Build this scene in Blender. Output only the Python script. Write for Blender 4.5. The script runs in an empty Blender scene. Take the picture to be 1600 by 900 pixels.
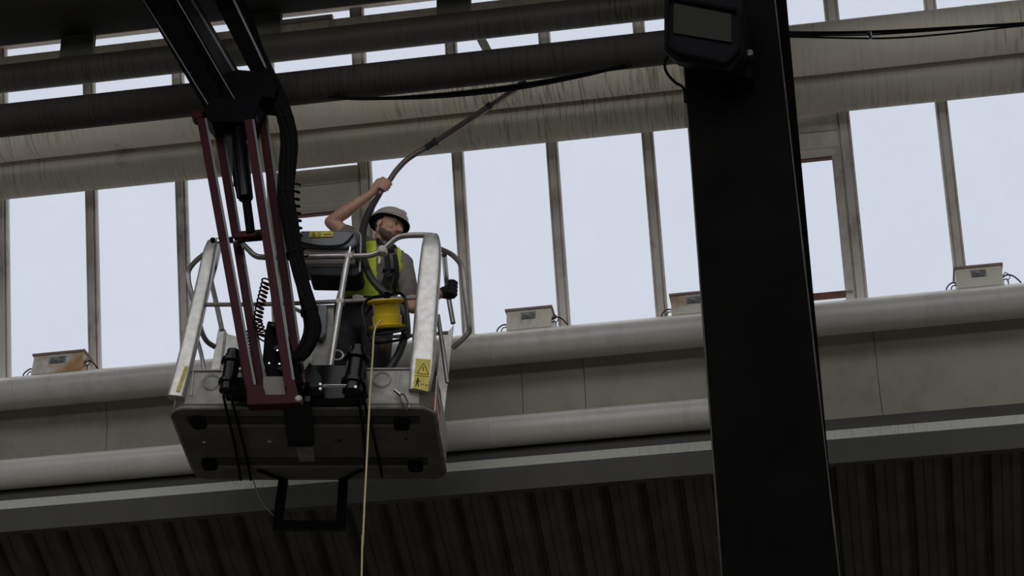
import bpy, bmesh, math, random
from mathutils import Vector as V, Matrix, noise
random.seed(4)
R = math.radians
sc = bpy.context.scene

# ------------------------------------------------------------------ camera
F = 3300.0
CAM = V((0, 0, 1.6))
def cam_axes(p, y, r):
    fw = V((-math.sin(y)*math.cos(p), math.cos(y)*math.cos(p), math.sin(p)))
    rt = V((math.cos(y), math.sin(y), 0)); up = rt.cross(fw)
    return math.cos(r)*rt + math.sin(r)*up, -math.sin(r)*rt + math.cos(r)*up, fw
CR, CU, CF = cam_axes(R(28), R(8.85), R(-1.29))
cd = bpy.data.cameras.new('camera'); cam = bpy.data.objects.new('camera', cd)
sc.collection.objects.link(cam)
cam.matrix_world = Matrix(((CR.x, CU.x, -CF.x, CAM.x), (CR.y, CU.y, -CF.y, CAM.y), (CR.z, CU.z, -CF.z, CAM.z), (0, 0, 0, 1)))
cd.sensor_width = 36; cd.lens = F/1600*36; cd.clip_end = 200
sc.camera = cam

# ------------------------------------------------------------------ world: overcast sky
w = bpy.data.worlds.new('overcast'); sc.world = w; w.use_nodes = True
nt = w.node_tree; nt.nodes.clear()
out = nt.nodes.new('ShaderNodeOutputWorld'); bg = nt.nodes.new('ShaderNodeBackground')
tc = nt.nodes.new('ShaderNodeTexCoord'); sep = nt.nodes.new('ShaderNodeSeparateXYZ')
rmp = nt.nodes.new('ShaderNodeValToRGB'); nz = nt.nodes.new('ShaderNodeTexNoise'); mx = nt.nodes.new('ShaderNodeMixRGB')
nz.inputs['Scale'].default_value = 2.2; nz.inputs['Detail'].default_value = 3
cl = rmp.color_ramp; cl.interpolation = 'EASE'; cl.elements[0].position = 0.45; cl.elements[0].color = (.10, .10, .095, 1)
cl.elements[1].position = 0.52; cl.elements[1].color = (.70, .735, .845, 1)
e = cl.elements.new(.78); e.color = (.76, .80, .91, 1)
e = cl.elements.new(1.0); e.color = (1, 1, 1, 1)
mp = nt.nodes.new('ShaderNodeMath'); mp.operation = 'MULTIPLY_ADD'; mp.inputs[1].default_value = .5; mp.inputs[2].default_value = .5
L = nt.links.new
L(tc.outputs['Generated'], sep.inputs[0]); L(sep.outputs['Z'], mp.inputs[0]); L(mp.outputs[0], rmp.inputs[0])
L(tc.outputs['Generated'], nz.inputs['Vector'])
mx.blend_type = 'SOFT_LIGHT'; mx.inputs[0].default_value = .22
L(rmp.outputs[0], mx.inputs[1]); L(nz.outputs[0], mx.inputs[2]); L(mx.outputs[0], bg.inputs[0])
zp = nt.nodes.new('ShaderNodeMapRange'); zp.inputs[1].default_value = .55; zp.inputs[2].default_value = 1.0; zp.inputs[3].default_value = 1.0; zp.inputs[4].default_value = 2.2
zp.interpolation_type = 'SMOOTHSTEP'; L(sep.outputs['Z'], zp.inputs[0]); L(zp.outputs[0], bg.inputs[1]); L(bg.outputs[0], out.inputs[0])
bg.inputs[1].default_value = 1.0

# ------------------------------------------------------------------ added area lamps as daylight fill, no such source in view
def area(name, loc, tgt, sx, sy, power, col):
    d = bpy.data.lights.new(name, 'AREA'); d.shape = 'RECTANGLE'; d.size = sx; d.size_y = sy; d.energy = power; d.color = col
    o = bpy.data.objects.new(name, d); sc.collection.objects.link(o); o.location = loc
    o.rotation_euler = (V(tgt) - V(loc)).to_track_quat('-Z', 'Y').to_euler(); return o
area('added_fill_daylight', (-2, -3.2, 9.8), (-1, 12, 8.6), 9, 1.2, 170, (1, .97, .90))
area('added_fill_daylight', (-2, 5.6, 11.6), (-1.8, 12.3, 8.4), 11, 2.0, 105, (1, .97, .92))
area('added_fill_daylight', (-2, -2.2, 10.1), (-2, 2, 0), 9, 2.0, 120, (1, .97, .92))

vs = sc.view_settings
vs.view_transform = 'Standard'; vs.look = 'None'; vs.gamma = 1; vs.exposure = 0; vs.use_curve_mapping = False
sc.cycles.max_bounces = 8; sc.cycles.transparent_max_bounces = 12

# ------------------------------------------------------------------ pixel helpers (turn a reference pixel into a real point at a real depth)
def ray(px, py): return (CF*F + CR*(px-800) + CU*(450-py)).normalized()
def plane(px, py, p0, n):
    d = ray(px, py); return CAM + d*((p0-CAM).dot(n)/d.dot(n))
def atY(px, py, Y): return plane(px, py, V((0, Y, 0)), V((0, 1, 0)))
# basket frame: level platform turned a little to the right
_r0 = V((.9975, .062, .033)); _r1 = V((.017, -math.sin(R(33)), math.cos(R(33))))
_r0.normalize(); _r1 = (_r1 - _r0*_r0.dot(_r1)).normalized(); _r2 = _r0.cross(_r1)
BX = CR*_r0.x + CU*_r1.x - CF*_r2.x
BD = CR*_r0.y + CU*_r1.y - CF*_r2.y
BU = CR*_r0.z + CU*_r1.z - CF*_r2.z
_d = ray(469, 640); BO = CAM + _d*(12.4/_d.dot(CF))
def bp(px, py, v): return plane(px, py, BO + BD*v, BD)
def bl(u, v, w_): return BO + BX*u + BD*v + BU*w_
def bfloor(px, py, w_=0): return plane(px, py, BO + BU*w_, BU)

# ------------------------------------------------------------------ materials
def mat(name, col, rough=.6, metal=0, var=0, scale=6, bump=0, bscale=40, coat=0, extra=None, spec=.5):
    m = bpy.data.materials.new(name); m.use_nodes = True; t = m.node_tree
    b = t.nodes['Principled BSDF']; b.inputs['Base Color'].default_value = (*col, 1)
    b.inputs['Roughness'].default_value = rough; b.inputs['Metallic'].default_value = metal
    b.inputs['Coat Weight'].default_value = coat; b.inputs['Specular IOR Level'].default_value = spec
    if var or bump:
        c = t.nodes.new('ShaderNodeTexCoord')
    if var:
        n = t.nodes.new('ShaderNodeTexNoise'); n.inputs['Scale'].default_value = scale; n.inputs['Detail'].default_value = 5
        t.links.new(c.outputs['Object'], n.inputs['Vector'])
        r = t.nodes.new('ShaderNodeValToRGB'); r.color_ramp.elements[0].position = .3; r.color_ramp.elements[1].position = .72
        r.color_ramp.elements[0].color = tuple(x*(1-var) for x in col)+(1,)
        r.color_ramp.elements[1].color = tuple(min(1, x*(1+var)) for x in col)+(1,)
        t.links.new(n.outputs[0], r.inputs[0]); t.links.new(r.outputs[0], b.inputs['Base Color'])
    if bump:
        n2 = t.nodes.new('ShaderNodeTexNoise'); n2.inputs['Scale'].default_value = bscale; n2.inputs['Detail'].default_value = 4
        t.links.new(c.outputs['Object'], n2.inputs['Vector'])
        bm_ = t.nodes.new('ShaderNodeBump'); bm_.inputs['Strength'].default_value = bump; bm_.inputs['Distance'].default_value = .01
        t.links.new(n2.outputs[0], bm_.inputs['Height']); t.links.new(bm_.outputs[0], b.inputs['Normal'])
    return m

def mat_streaked(name, col, dirt, rust=(.16, .07, .03), rough=.55, amount=.6, rust_amt=.4, streak=52, rust_lo=.62):
    """aged painted steel: dirt drips running round the section, soft stains, a few rust patches"""
    m = mat(name, col, rough); t = m.node_tree; b = t.nodes['Principled BSDF']; N = t.nodes.new; K = t.links.new
    c = N('ShaderNodeTexCoord')
    mpn = N('ShaderNodeMapping'); mpn.inputs['Scale'].default_value = (streak, 3.0, 3.4); K(c.outputs['Object'], mpn.inputs[0])
    n1 = N('ShaderNodeTexNoise'); n1.inputs['Scale'].default_value = 1; n1.inputs['Detail'].default_value = 6; n1.inputs['Roughness'].default_value = .7
    K(mpn.outputs[0], n1.inputs['Vector'])
    r1 = N('ShaderNodeValToRGB'); r1.color_ramp.elements[0].position = .49; r1.color_ramp.elements[1].position = .64
    r1.color_ramp.elements[0].color = (0, 0, 0, 1); K(n1.outputs[0], r1.inputs[0])
    n2 = N('ShaderNodeTexNoise'); n2.inputs['Scale'].default_value = 1.1; n2.inputs['Detail'].default_value = 3; K(c.outputs['Object'], n2.inputs['Vector'])
    r2 = N('ShaderNodeValToRGB'); r2.color_ramp.elements[0].position = .40; r2.color_ramp.elements[1].position = .58
    r2.color_ramp.elements[0].color = (.12, .12, .12, 1); K(n2.outputs[0], r2.inputs[0])
    mu = N('ShaderNodeMath'); mu.operation = 'MULTIPLY'; K(r1.outputs[0], mu.inputs[0]); K(r2.outputs[0], mu.inputs[1])
    m2 = N('ShaderNodeMath'); m2.operation = 'MULTIPLY'; m2.inputs[1].default_value = amount; K(mu.outputs[0], m2.inputs[0])
    x1 = N('ShaderNodeMixRGB'); x1.inputs[1].default_value = (*col, 1); x1.inputs[2].default_value = (*dirt, 1); K(m2.outputs[0], x1.inputs[0])
    n3 = N('ShaderNodeTexNoise'); n3.inputs['Scale'].default_value = 1.7; n3.inputs['Detail'].default_value = 8; n3.inputs['Roughness'].default_value = .65
    K(c.outputs['Object'], n3.inputs['Vector'])
    r3 = N('ShaderNodeValToRGB'); r3.color_ramp.elements[0].position = rust_lo; r3.color_ramp.elements[1].position = rust_lo+.1
    r3.color_ramp.elements[0].color = (0, 0, 0, 1); K(n3.outputs[0], r3.inputs[0])
    m3 = N('ShaderNodeMath'); m3.operation = 'MULTIPLY'; m3.inputs[1].default_value = rust_amt; K(r3.outputs[0], m3.inputs[0])
    x2 = N('ShaderNodeMixRGB'); K(x1.outputs[0], x2.inputs[1]); x2.inputs[2].default_value = (*rust, 1); K(m3.outputs[0], x2.inputs[0])
    n4 = N('ShaderNodeTexNoise'); n4.inputs['Scale'].default_value = .9; K(c.outputs['Object'], n4.inputs['Vector'])
    x3 = N('ShaderNodeMixRGB'); x3.blend_type = 'SOFT_LIGHT'; x3.inputs[0].default_value = .5
    K(x2.outputs[0], x3.inputs[1]); K(n4.outputs[0], x3.inputs[2])
    K(x3.outputs[0], b.inputs['Base Color'])
    return m

M = {}
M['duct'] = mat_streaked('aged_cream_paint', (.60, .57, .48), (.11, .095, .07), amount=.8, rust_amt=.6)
M['duct_brightened'] = mat_streaked('brightened_cream_paint', (.95, .91, .78), (.2, .17, .12), amount=.7, rust_amt=.6)  # same cream as the lower duct, brightened in colour to offset shading
M['duct_clean'] = mat_streaked('aged_grey_paint', (.64, .62, .585), (.09, .08, .065), amount=.15, rust_amt=.25, streak=10, rough=.33)
M['duct_dark'] = mat_streaked('dark_duct_paint', (.042, .038, .034), (.012, .011, .009), amount=.8, rust_amt=.2, rough=.8)  # near-black base with darker streaks
M['duct_mid'] = mat_streaked('grimy_brown_paint', (.125, .118, .10), (.03, .026, .02), amount=.9, rust_amt=.3)
M['panel'] = mat_streaked('dull_panel_paint', (.34, .315, .265), (.08, .07, .055), amount=.25, rust_amt=.1, streak=5)
M['ledge'] = mat_streaked('lit_ledge_paint', (.60, .60, .55), (.1, .09, .07), amount=.3, rust_amt=.15)  # ledge colour lightened to stand in for the window light it catches
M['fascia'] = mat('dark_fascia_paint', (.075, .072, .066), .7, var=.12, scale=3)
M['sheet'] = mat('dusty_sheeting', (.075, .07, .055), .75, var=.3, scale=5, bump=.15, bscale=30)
M['ceiling'] = mat('dark_ceiling', (.045, .042, .038), .85, var=.2, scale=2)
M['ceiling2'] = mat('bracket_paint', (.13, .13, .11), .8, var=.2, scale=4)
M['frame'] = mat_streaked('window_frame_cream', (.76, .72, .66), (.12, .1, .08), amount=.5, rust_amt=.25, streak=6)
M['cream'] = mat_streaked('lit_cream_paint', (.85, .76, .64), (.3, .22, .15), amount=.4, rust_amt=.5, streak=12)  # cream lightened to stand in for light from overhead on the rails
M['frame_rust'] = mat('rusty_sill', (.22, .09, .06), .8, var=.3, scale=20)
M['concrete'] = mat('concrete', (.26, .25, .225), .85, var=.2, scale=3, bump=.2)
M['column'] = mat('black_brown_steel', (.006, .0055, .005), .95, var=.25, scale=3, spec=.03)
M['column_edge'] = mat('worn_flange_edge', (.05, .045, .042), .5, var=.5, scale=14)
M['rail'] = mat('rail_galvanised', (.38, .35, .34), .38, .7, var=.15, scale=20)
M['galv'] = mat('galvanised_steel', (.60, .59, .56), .45, .7, var=.16, scale=26, bump=.04)
M['galv_dull'] = mat('dull_galvanised_sheet', (.26, .25, .225), .55, .45, var=.3, scale=14, bump=.05)
M['underside'] = mat('grimy_underside', (.11, .10, .08), .65, .2, var=.3, scale=7, bump=.1, bscale=14)
M['rib'] = mat('pale_rib', (.17, .155, .125), .6, .2, var=.2, scale=9)  # paler tone for the rib strips
M['channel_dark'] = mat('channel_tone', (.035, .032, .026), .8, 0, var=.4, scale=9)  # darker tone for the flat strips beside the ribs
M['side'] = mat('worn_boom_side', (.05, .052, .06), .3, .3, var=.6, scale=5)
M['edge'] = mat('edge_highlight', (.42, .43, .47), .4, .4)  # pale tone painted on as highlights along the boom edges
M['maroon'] = mat('maroon_paint', (.040, .004, .008), .5, 0, var=.2, scale=12, spec=.12)
M['black'] = mat('black_gloss_paint', (.003, .003, .005), .28, 0, coat=.04, spec=.2)
M['blackm'] = mat('black_satin_steel', (.0045, .0045, .006), .6, 0, spec=.04, var=.3, scale=9)
M['rubber'] = mat('black_rubber', (.007, .007, .0075), .8, 0, bump=.3, bscale=60, spec=.06)
M['hose'] = mat('grey_black_hose', (.035, .036, .038), .5, 0)
M['pole'] = mat('pinkish_grey_tube', (.17, .125, .12), .35, .25)
M['steel'] = mat('bright_steel', (.6, .6, .62), .2, 1)
M['slate'] = mat('slate_plastic', (.105, .118, .13), .42, 0, coat=.1)
M['slate2'] = mat('dark_slate_plastic', (.022, .025, .030), .6, 0, spec=.2)
M['boxin'] = mat('brown_grey_box', (.16, .145, .13), .6, 0)
M['yellow'] = mat('yellow_plastic', (.72, .50, .02), .35, 0, var=.1, scale=9)
M['sticker'] = mat('yellow_sticker', (.62, .50, .06), .5, 0, var=.18, scale=30)
M['ink'] = mat('black_ink', (.015, .015, .015), .6)
M['inkb'] = mat('faded_blue_ink', (.06, .07, .10), .6)
M['stk_grey'] = mat('grey_label', (.34, .345, .34), .6)
M['rope'] = mat('pale_rope', (.62, .53, .30), .8, 0, bump=.5, bscale=90)
M['red'] = mat('red_tape', (.45, .05, .05), .5)
M['white'] = mat('white_tape', (.65, .65, .63), .5)
M['box'] = mat_streaked('ballast_box_paint', (.80, .79, .70), (.2, .15, .08), rust=(.42, .2, .06), amount=.3, rust_amt=.8, streak=8)
M['box_rusty'] = mat_streaked('rusted_box_paint', (.80, .78, .68), (.2, .15, .08), rust=(.50, .25, .07), amount=.3, rust_amt=.9, streak=8, rust_lo=.46)
M['boxlid'] = mat('ballast_lid', (.36, .26, .24), .6, var=.2, scale=9)
M['skin'] = mat('skin', (.64, .36, .255), .5, 0, var=.1, scale=30)
M['beard'] = mat('stubble', (.10, .06, .045), .7, 0, var=.25, scale=80)
M['beard2'] = mat('light_stubble', (.27, .155, .11), .65, 0, var=.3, scale=120)
M['hair'] = mat('dark_hair', (.03, .02, .015), .8)
M['tshirt'] = mat('grey_cotton', (.22, .20, .19), .9, 0, var=.2, scale=18, bump=.4, bscale=22)
M['trouser'] = mat('navy_work_trousers', (.018, .018, .024), .85, 0, var=.3, scale=12, bump=.6, bscale=16)
M['hivis'] = mat('hi_vis_yellow', (.62, .76, .05), .75, 0, var=.12, scale=14, bump=.4, bscale=20)
M['refl'] = mat('reflective_band', (.5, .5, .48), .35, .3)
M['harness'] = mat('black_webbing', (.015, .014, .013), .8)
M['helmet'] = mat('pale_helmet_plastic', (.52, .44, .42), .35, 0, coat=.2)
M['helmet_in'] = mat('helmet_lining', (.014, .012, .012), .8)
M['eye'] = mat('eye', (.05, .035, .03), .2)
M['lip'] = mat('lips', (.30, .12, .10), .5)
M['tan'] = mat('tan_pad', (.32, .22, .10), .8)
M['lens'] = mat('flood_lens', (.022, .021, .016), .6, 0, spec=.05)
M['boot'] = mat('boot_leather', (.03, .024, .02), .6)

# pane: clear but dusty glass
g = bpy.data.materials.new('dusty_glass'); g.use_nodes = True; t = g.node_tree; t.nodes.clear()
o_ = t.nodes.new('ShaderNodeOutputMaterial'); tr = t.nodes.new('ShaderNodeBsdfTransparent'); tl = t.nodes.new('ShaderNodeBsdfTranslucent')
ms = t.nodes.new('ShaderNodeMixShader'); c = t.nodes.new('ShaderNodeTexCoord'); n = t.nodes.new('ShaderNodeTexNoise'); n.inputs['Scale'].default_value = 2.3; n.inputs['Detail'].default_value = 6
r = t.nodes.new('ShaderNodeValToRGB'); r.color_ramp.elements[0].color = (.04, .04, .04, 1); r.color_ramp.elements[1].color = (.17, .17, .17, 1)
tr.inputs[0].default_value = (.93, .94, .95, 1); tl.inputs[0].default_value = (.8, .8, .8, 1)
t.links.new(c.outputs['Object'], n.inputs['Vector']); t.links.new(n.outputs[0], r.inputs[0]); t.links.new(r.outputs[0], ms.inputs[0])
t.links.new(tr.outputs[0], ms.inputs[1]); t.links.new(tl.outputs[0], ms.inputs[2]); t.links.new(ms.outputs[0], o_.inputs[0])
M['glass'] = g

# ------------------------------------------------------------------ mesh builder
def perp(a):
    a = a.normalized(); r_ = V((0, 0, 1)) if abs(a.z) < .9 else V((1, 0, 0))
    s = a.cross(r_).normalized(); return s, s.cross(a).normalized()
def smooth_path(P, n=8):
    P = [V(p) for p in P]; out_ = []
    for i in range(len(P)-1):
        p0 = P[max(i-1, 0)]; p1 = P[i]; p2 = P[i+1]; p3 = P[min(i+2, len(P)-1)]
        for k in range(n):
            t_ = k/n; t2 = t_*t_; t3 = t2*t_
            out_.append(.5*((2*p1)+(p2-p0)*t_+(2*p0-5*p1+4*p2-p3)*t2+(3*p1-p0-3*p2+p3)*t3))
    out_.append(P[-1]); return out_
def round_corners(P, r_, n=5):
    P = [V(p) for p in P]; o2 = [P[0]]
    for i in range(1, len(P)-1):
        a = P[i-1]-P[i]; b = P[i+1]-P[i]; d = min(r_, a.length*.49, b.length*.49)
        A = P[i]+a.normalized()*d; B = P[i]+b.normalized()*d
        for k in range(n+1):
            t_ = k/n; o2.append((1-t_)**2*A + 2*t_*(1-t_)*P[i] + t_*t_*B)
    o2.append(P[-1]); return o2
class MB:
    def __init__(s): s.v = []; s.f = []; s.mi = []
    def add(s, vs_, fs, mi=0):
        b = len(s.v); s.v += [tuple(x) for x in vs_]; s.f += [tuple(b+i for i in f) for f in fs]; s.mi += [mi]*len(fs); return s
    def box(s, c_, ax, ay, az, mi=0):
        """centre and three half-extent vectors"""
        c_ = V(c_); vs_ = [c_+ax*i+ay*j+az*k for i in (-1, 1) for j in (-1, 1) for k in (-1, 1)]
        fs = [(0, 1, 3, 2), (4, 6, 7, 5), (0, 4, 5, 1), (2, 3, 7, 6), (0, 2, 6, 4), (1, 5, 7, 3)]
        if ax.cross(ay).dot(az) < 0: fs = [f[::-1] for f in fs]
        return s.add(vs_, fs, mi)
    def hexa(s, A, B, mi=0):
        """two quads (lists of 4) joined"""
        return s.add([V(p) for p in A]+[V(p) for p in B], [(0, 3, 2, 1), (4, 5, 6, 7)]+[(i, (i+1) % 4, 4+(i+1) % 4, 4+i) for i in range(4)], mi)
    def bar(s, p, q, w_, h, side=None, mi=0, w2=None, h2=None):
        p = V(p); q = V(q); a = (q-p).normalized()
        if side is None: side = perp(a)[0]
        side = (side-a*side.dot(a)).normalized(); o2 = side.cross(a).normalized()
        w2 = w2 or w_; h2 = h2 or h
        A = [p+side*x*w_/2+o2*y*h/2 for x, y in ((-1, -1), (1, -1), (1, 1), (-1, 1))]
        B = [q+side*x*w2/2+o2*y*h2/2 for x, y in ((-1, -1), (1, -1), (1, 1), (-1, 1))]
        return s.hexa(A, B, mi)
    def tube(s, P, r_, n=12, cap=True, mi=0, flat=None, closed=False, axis=None):
        P = [V(p) for p in P]; rs = r_ if isinstance(r_, (list, tuple)) else [r_]*len(P)
        a = axis if axis is not None else (P[1]-P[0]).normalized(); sd = perp(a)[0]; vs_ = []
        if flat is not None: sd = (flat[0]-a*flat[0].dot(a)).normalized()
        for i, p in enumerate(P):
            if axis is not None: a = axis
            elif closed: a = (P[(i+1) % len(P)]-P[i-1]).normalized()
            else: a = ((P[min(i+1, len(P)-1)]-P[max(i-1, 0)])).normalized()
            sd = (sd-a*sd.dot(a)).normalized(); u = a.cross(sd)
            fx = 1 if flat is None else flat[1]
            for k in range(n):
                t_ = 2*math.pi*k/n; vs_.append(p+(sd*math.cos(t_)*fx+u*math.sin(t_))*rs[i])
        fs = []; m = len(P)
        for i in range(m if closed else m-1):
            for k in range(n):
                j = (i+1) % m
                fs.append((i*n+k, i*n+(k+1) % n, j*n+(k+1) % n, j*n+k))
        if cap and not closed: fs += [tuple(range(n))[::-1], tuple((m-1)*n+k for k in range(n))]
        return s.add(vs_, fs, mi)
    def disc_ring(s, c_, ax, r0, r1, h, n=28, mi=0):
        ax = ax.normalized(); a, b = perp(ax); vs_ = []
        for r_, z in ((r0, 0), (r0, h), (r1, h), (r1, 0)):
            for k in range(n):
                t_ = 2*math.pi*k/n; vs_.append(V(c_)+ax*z+(a*math.cos(t_)+b*math.sin(t_))*r_)
        fs = []
        for i in range(4):
            for k in range(n):
                j = (i+1) % 4; fs.append((i*n+k, i*n+(k+1) % n, j*n+(k+1) % n, j*n+k))
        return s.add(vs_, fs, mi)
    def lathe(s, c_, ax, prof, n=24, mi=0):
        """prof: list of (distance along axis, radius)"""
        ax = ax.normalized(); return s.tube([V(c_)+ax*z for z, _ in prof], [max(r_, 1e-4) for _, r_ in prof], n, True, mi, axis=ax)
    def prism(s, pts, ext, mi=0):
        n = len(pts); pts = [V(p) for p in pts]; ext = V(ext)
        nrm = V((0, 0, 0))
        for i in range(n): nrm += pts[i].cross(pts[(i+1) % n])
        if nrm.dot(ext) > 0: pts = pts[::-1]
        return s.add(pts+[p+ext for p in pts], [tuple(range(n)), tuple(range(n, 2*n))[::-1]]+[((i+1) % n, i, n+i, n+(i+1) % n) for i in range(n)], mi)
    def build(s, name, m, parent=None, smooth=False, bevel=0, fix=False, angle=35):
        me = bpy.data.meshes.new(name); me.from_pydata(s.v, [], s.f)
        for mm in (m if isinstance(m, (list, tuple)) else [m]): me.materials.append(mm)
        me.polygons.foreach_set('material_index', s.mi); me.update()
        b = bmesh.new(); b.from_mesh(me); bmesh.ops.recalc_face_normals(b, faces=b.faces); b.to_mesh(me); b.free()
        if smooth:
            me.polygons.foreach_set('use_smooth', [True]*len(me.polygons)); me.set_sharp_from_angle(angle=R(angle))
        o = bpy.data.objects.new(name, me); sc.collection.objects.link(o)
        if bevel:
            md = o.modifiers.new('bevel', 'BEVEL'); md.width = bevel; md.segments = 2; md.limit_method = 'ANGLE'
        if parent: par(o, parent)
        return o
def par(o, p):
    o.parent = p; o.matrix_parent_inverse = wm(p).inverted()
def wm(o):
    m = o.matrix_basis.copy()
    if o.parent: m = wm(o.parent) @ o.matrix_parent_inverse @ m
    return m
def empty(name, loc, label=None, cat=None, group=None, kind=None):
    o = bpy.data.objects.new(name, None); sc.collection.objects.link(o); o.location = loc; o.empty_display_size = .1
    return tag(o, label, cat, group, kind)
def tag(o, label=None, cat=None, group=None, kind=None):
    for k, v_ in (('label', label), ('category', cat), ('group', group), ('kind', kind)):
        if v_: o[k] = v_
    return o
X = V((1, 0, 0)); Yv = V((0, 1, 0)); Z = V((0, 0, 1))

# ================================================================== STRUCTURE
XL, XR = -12.0, 9.0
MB().add([(XL, -9, 0), (XR, -9, 0), (XR, 17, 0), (XL, 17, 0), (XL, -9, -.1), (XR, -9, -.1), (XR, 17, -.1), (XL, 17, -.1)],
         [(0, 1, 2, 3), (7, 6, 5, 4), (0, 4, 5, 1), (1, 5, 6, 2), (2, 6, 7, 3), (3, 7, 4, 0)]).build('floor', M['concrete'])
tag(bpy.data.objects['floor'], kind='structure')

# glazing plane (leans inward towards the top)
GT = R(15.7); GDIR = V((0, -math.sin(GT), math.cos(GT))); GN = V((0, -math.cos(GT), -math.sin(GT)))   # GN points to the room
GP = atY(750, 515, 12.75)
def gp(px, py, off=0): return plane(px, py, GP+GN*off, GN)
def gs(p): return (p-GP).dot(GDIR)          # height along the glass
ks = [(0, 10, 450), (1, 147, 440), (2, 289, 425), (5, 721, 375), (6, 873, 362), (7, 1024, 347), (9, 1330, 320), (10, 1485, 290)]
xs = [(k, gp(x_, y_).x) for k, x_, y_ in ks]
mk = sum(k for k, _ in xs)/len(xs); mX = sum(x_ for _, x_ in xs)/len(xs)
PITCH = sum((k-mk)*(x_-mX) for k, x_ in xs)/sum((k-mk)**2 for k, _ in xs); BX0 = mX-PITCH*mk
print('pitch', PITCH, [round(BX0+k*PITCH-x_, 3) for k, x_ in xs])
S_BOT = gs(gp(800, 530)); S_TOP = gs(gp(100, 40))
def G(x_, s_, off=0): return V((x_, GP.y, GP.z))+GDIR*s_+GN*off
win = empty('window_1', G(-1, S_BOT), kind='structure')
K0, K1 = -7, 16
for k in range(K0, K1):
    xx = BX0+k*PITCH
    wide = k in (4, 9, -1, 14)
    mb = MB(); wd = .042 if not wide else .05
    mb.box(G(xx, (S_BOT+S_TOP)/2, .02), X*wd, GDIR*(S_TOP-S_BOT)/2, GN*.02)
    mb.box(G(xx, (S_BOT+S_TOP)/2, .055), X*wd*.5, GDIR*(S_TOP-S_BOT)/2, GN*.016)
    mb.box(G(xx-wd*.8, (S_BOT+S_TOP)/2, .045), X*.005, GDIR*(S_TOP-S_BOT)/2, GN*.012)
    mb.box(G(xx+wd*.8, (S_BOT+S_TOP)/2, .045), X*.005, GDIR*(S_TOP-S_BOT)/2, GN*.012)
    mb.build('glazing_bar', M['frame'], win, bevel=.002)
    if k < K1-1:
        p = MB(); p.box(G(xx+PITCH/2, (S_BOT+S_TOP)/2, 0), X*(PITCH/2-.012), GDIR*(S_TOP-S_BOT)/2, GN*.003)
        p.build('pane', M['glass'], win)
# rails along the glazing
def rail(name, ytop, ybot, xr, off, th, m, parent, x0=None, x1=None, bev=.004):
    sa, sb = gs(gp(xr, ytop, off)), gs(gp(xr, ybot, off))
    xa = x0 if x0 is not None else BX0+K0*PITCH; xb = x1 if x1 is not None else BX0+(K1-1)*PITCH
    return MB().box(G((xa+xb)/2, (sa+sb)/2, off-th/2), X*(xb-xa)/2, GDIR*(sa-sb)/2, GN*th/2).build(name, m, parent, bevel=bev)
rail('head_rail', 60, 72, 10, .10, .08, M['cream'], win)
rail('transom', 88, 106, 10, .10, .08, M['cream'], win)

# opening lights with header boards, in two of the bays
for k in (3, 8):
    xa = BX0+k*PITCH+.04; xb = BX0+(k+1)*PITCH-.045
    xr = 510 if k == 3 else 1280; dy = 0 if k == 3 else -76
    v = empty('opening_light', G((xa+xb)/2, gs(gp(xr, 325+dy))), kind=None); par(v, win)
    y0, y1, y2, y3 = ((262, 287, 316, 330) if k == 3 else (178, 205, 232, 245))
    rail('header_board', y0, y1, xr, .075, .06, M['frame'], v, xa, xb)
    rail('header_board', y1+.8, y2, xr, .07, .06, M['frame'], v, xa, xb)
    rail('sash_top_rail', y2+1, y3, xr, .10, .09, M['frame'], v, xa, xb)
    rail('drip_edge', y3, y3+3, xr, .09, .07, M['frame_rust'], v, xa+.05, xb-.05, .001)
    st = gs(gp(xr, y3, .09)); 
    for xx in (xa+.025, xb-.025):
        MB().box(G(xx, (S_BOT+st)/2, .06), X*.028, GDIR*(st-S_BOT)/2, GN*.03).build('sash_stile', M['frame'], v, bevel=.003)
    MB().box(G((xa+xb)/2, S_BOT+.085, .06), X*(xb-xa)/2, GDIR*.02, GN*.03).build('sash_bottom_rail', M['frame_rust'], v, bevel=.003)
    if k == 3: rail('upper_header_board', 26, 44, 480, .09, .05, M['frame'], v, xa, xb-.12)
# sash stay seen in the strip above the dark duct
MB().bar(gp(747, 52, .1), gp(766, 88, .12), .06, .03, X).build('sash_stay', M['frame'], win)

# horizontal round ducts
def edge_tube(xr, ytop, ybot, Y0):
    a, b = atY(xr, ytop, Y0)-CAM, atY(xr, ybot, Y0)-CAM
    e1, e2 = math.atan2(a.z, a.y), math.atan2(b.z, b.y); e_ = (e1+e2)/2; h = (e1-e2)/2
    r_ = Y0/math.cos(e_); return V((0, Y0, CAM.z+Y0*math.tan(e_))), r_*math.sin(h)
def duct(name, xr, ytop, ybot, Y0, m, xa, xb, label, cat='duct', joints=(), kind=None):
    c_, r_ = edge_tube(xr, ytop, ybot, Y0)
    root = empty(name, V(((xa+xb)/2, c_.y, c_.z-r_)), label, cat, None, kind)
    N_ = 40; P = [V((xa+(xb-xa)*i/N_, c_.y, c_.z)) for i in range(N_+1)]
    MB().tube(P, r_, 40).build('duct_tube', m, root, smooth=True)
    for j in joints:
        jb = MB(); jb.tube([V((j-.012, c_.y, c_.z)), V((j-.01, c_.y, c_.z)), V((j+.01, c_.y, c_.z)), V((j+.012, c_.y, c_.z))], [r_, r_*1.012, r_*1.012, r_], 40)
        jb.build('joint_band', m, root, smooth=True)
    return root, c_, r_
colX = atY(1180, 450, 10).x
XA, XB = -11.5, 8.5
jn = [BX0+PITCH*(i*2.5)+.2 for i in range(-2, 7)]
A_ = duct('overhead_duct', 1400, 21, 104, 12.0-.08, M['duct_brightened'], XA, XB, 'cream round duct with dark drip streaks, upper of the pair across the windows', joints=jn[::2])
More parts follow.
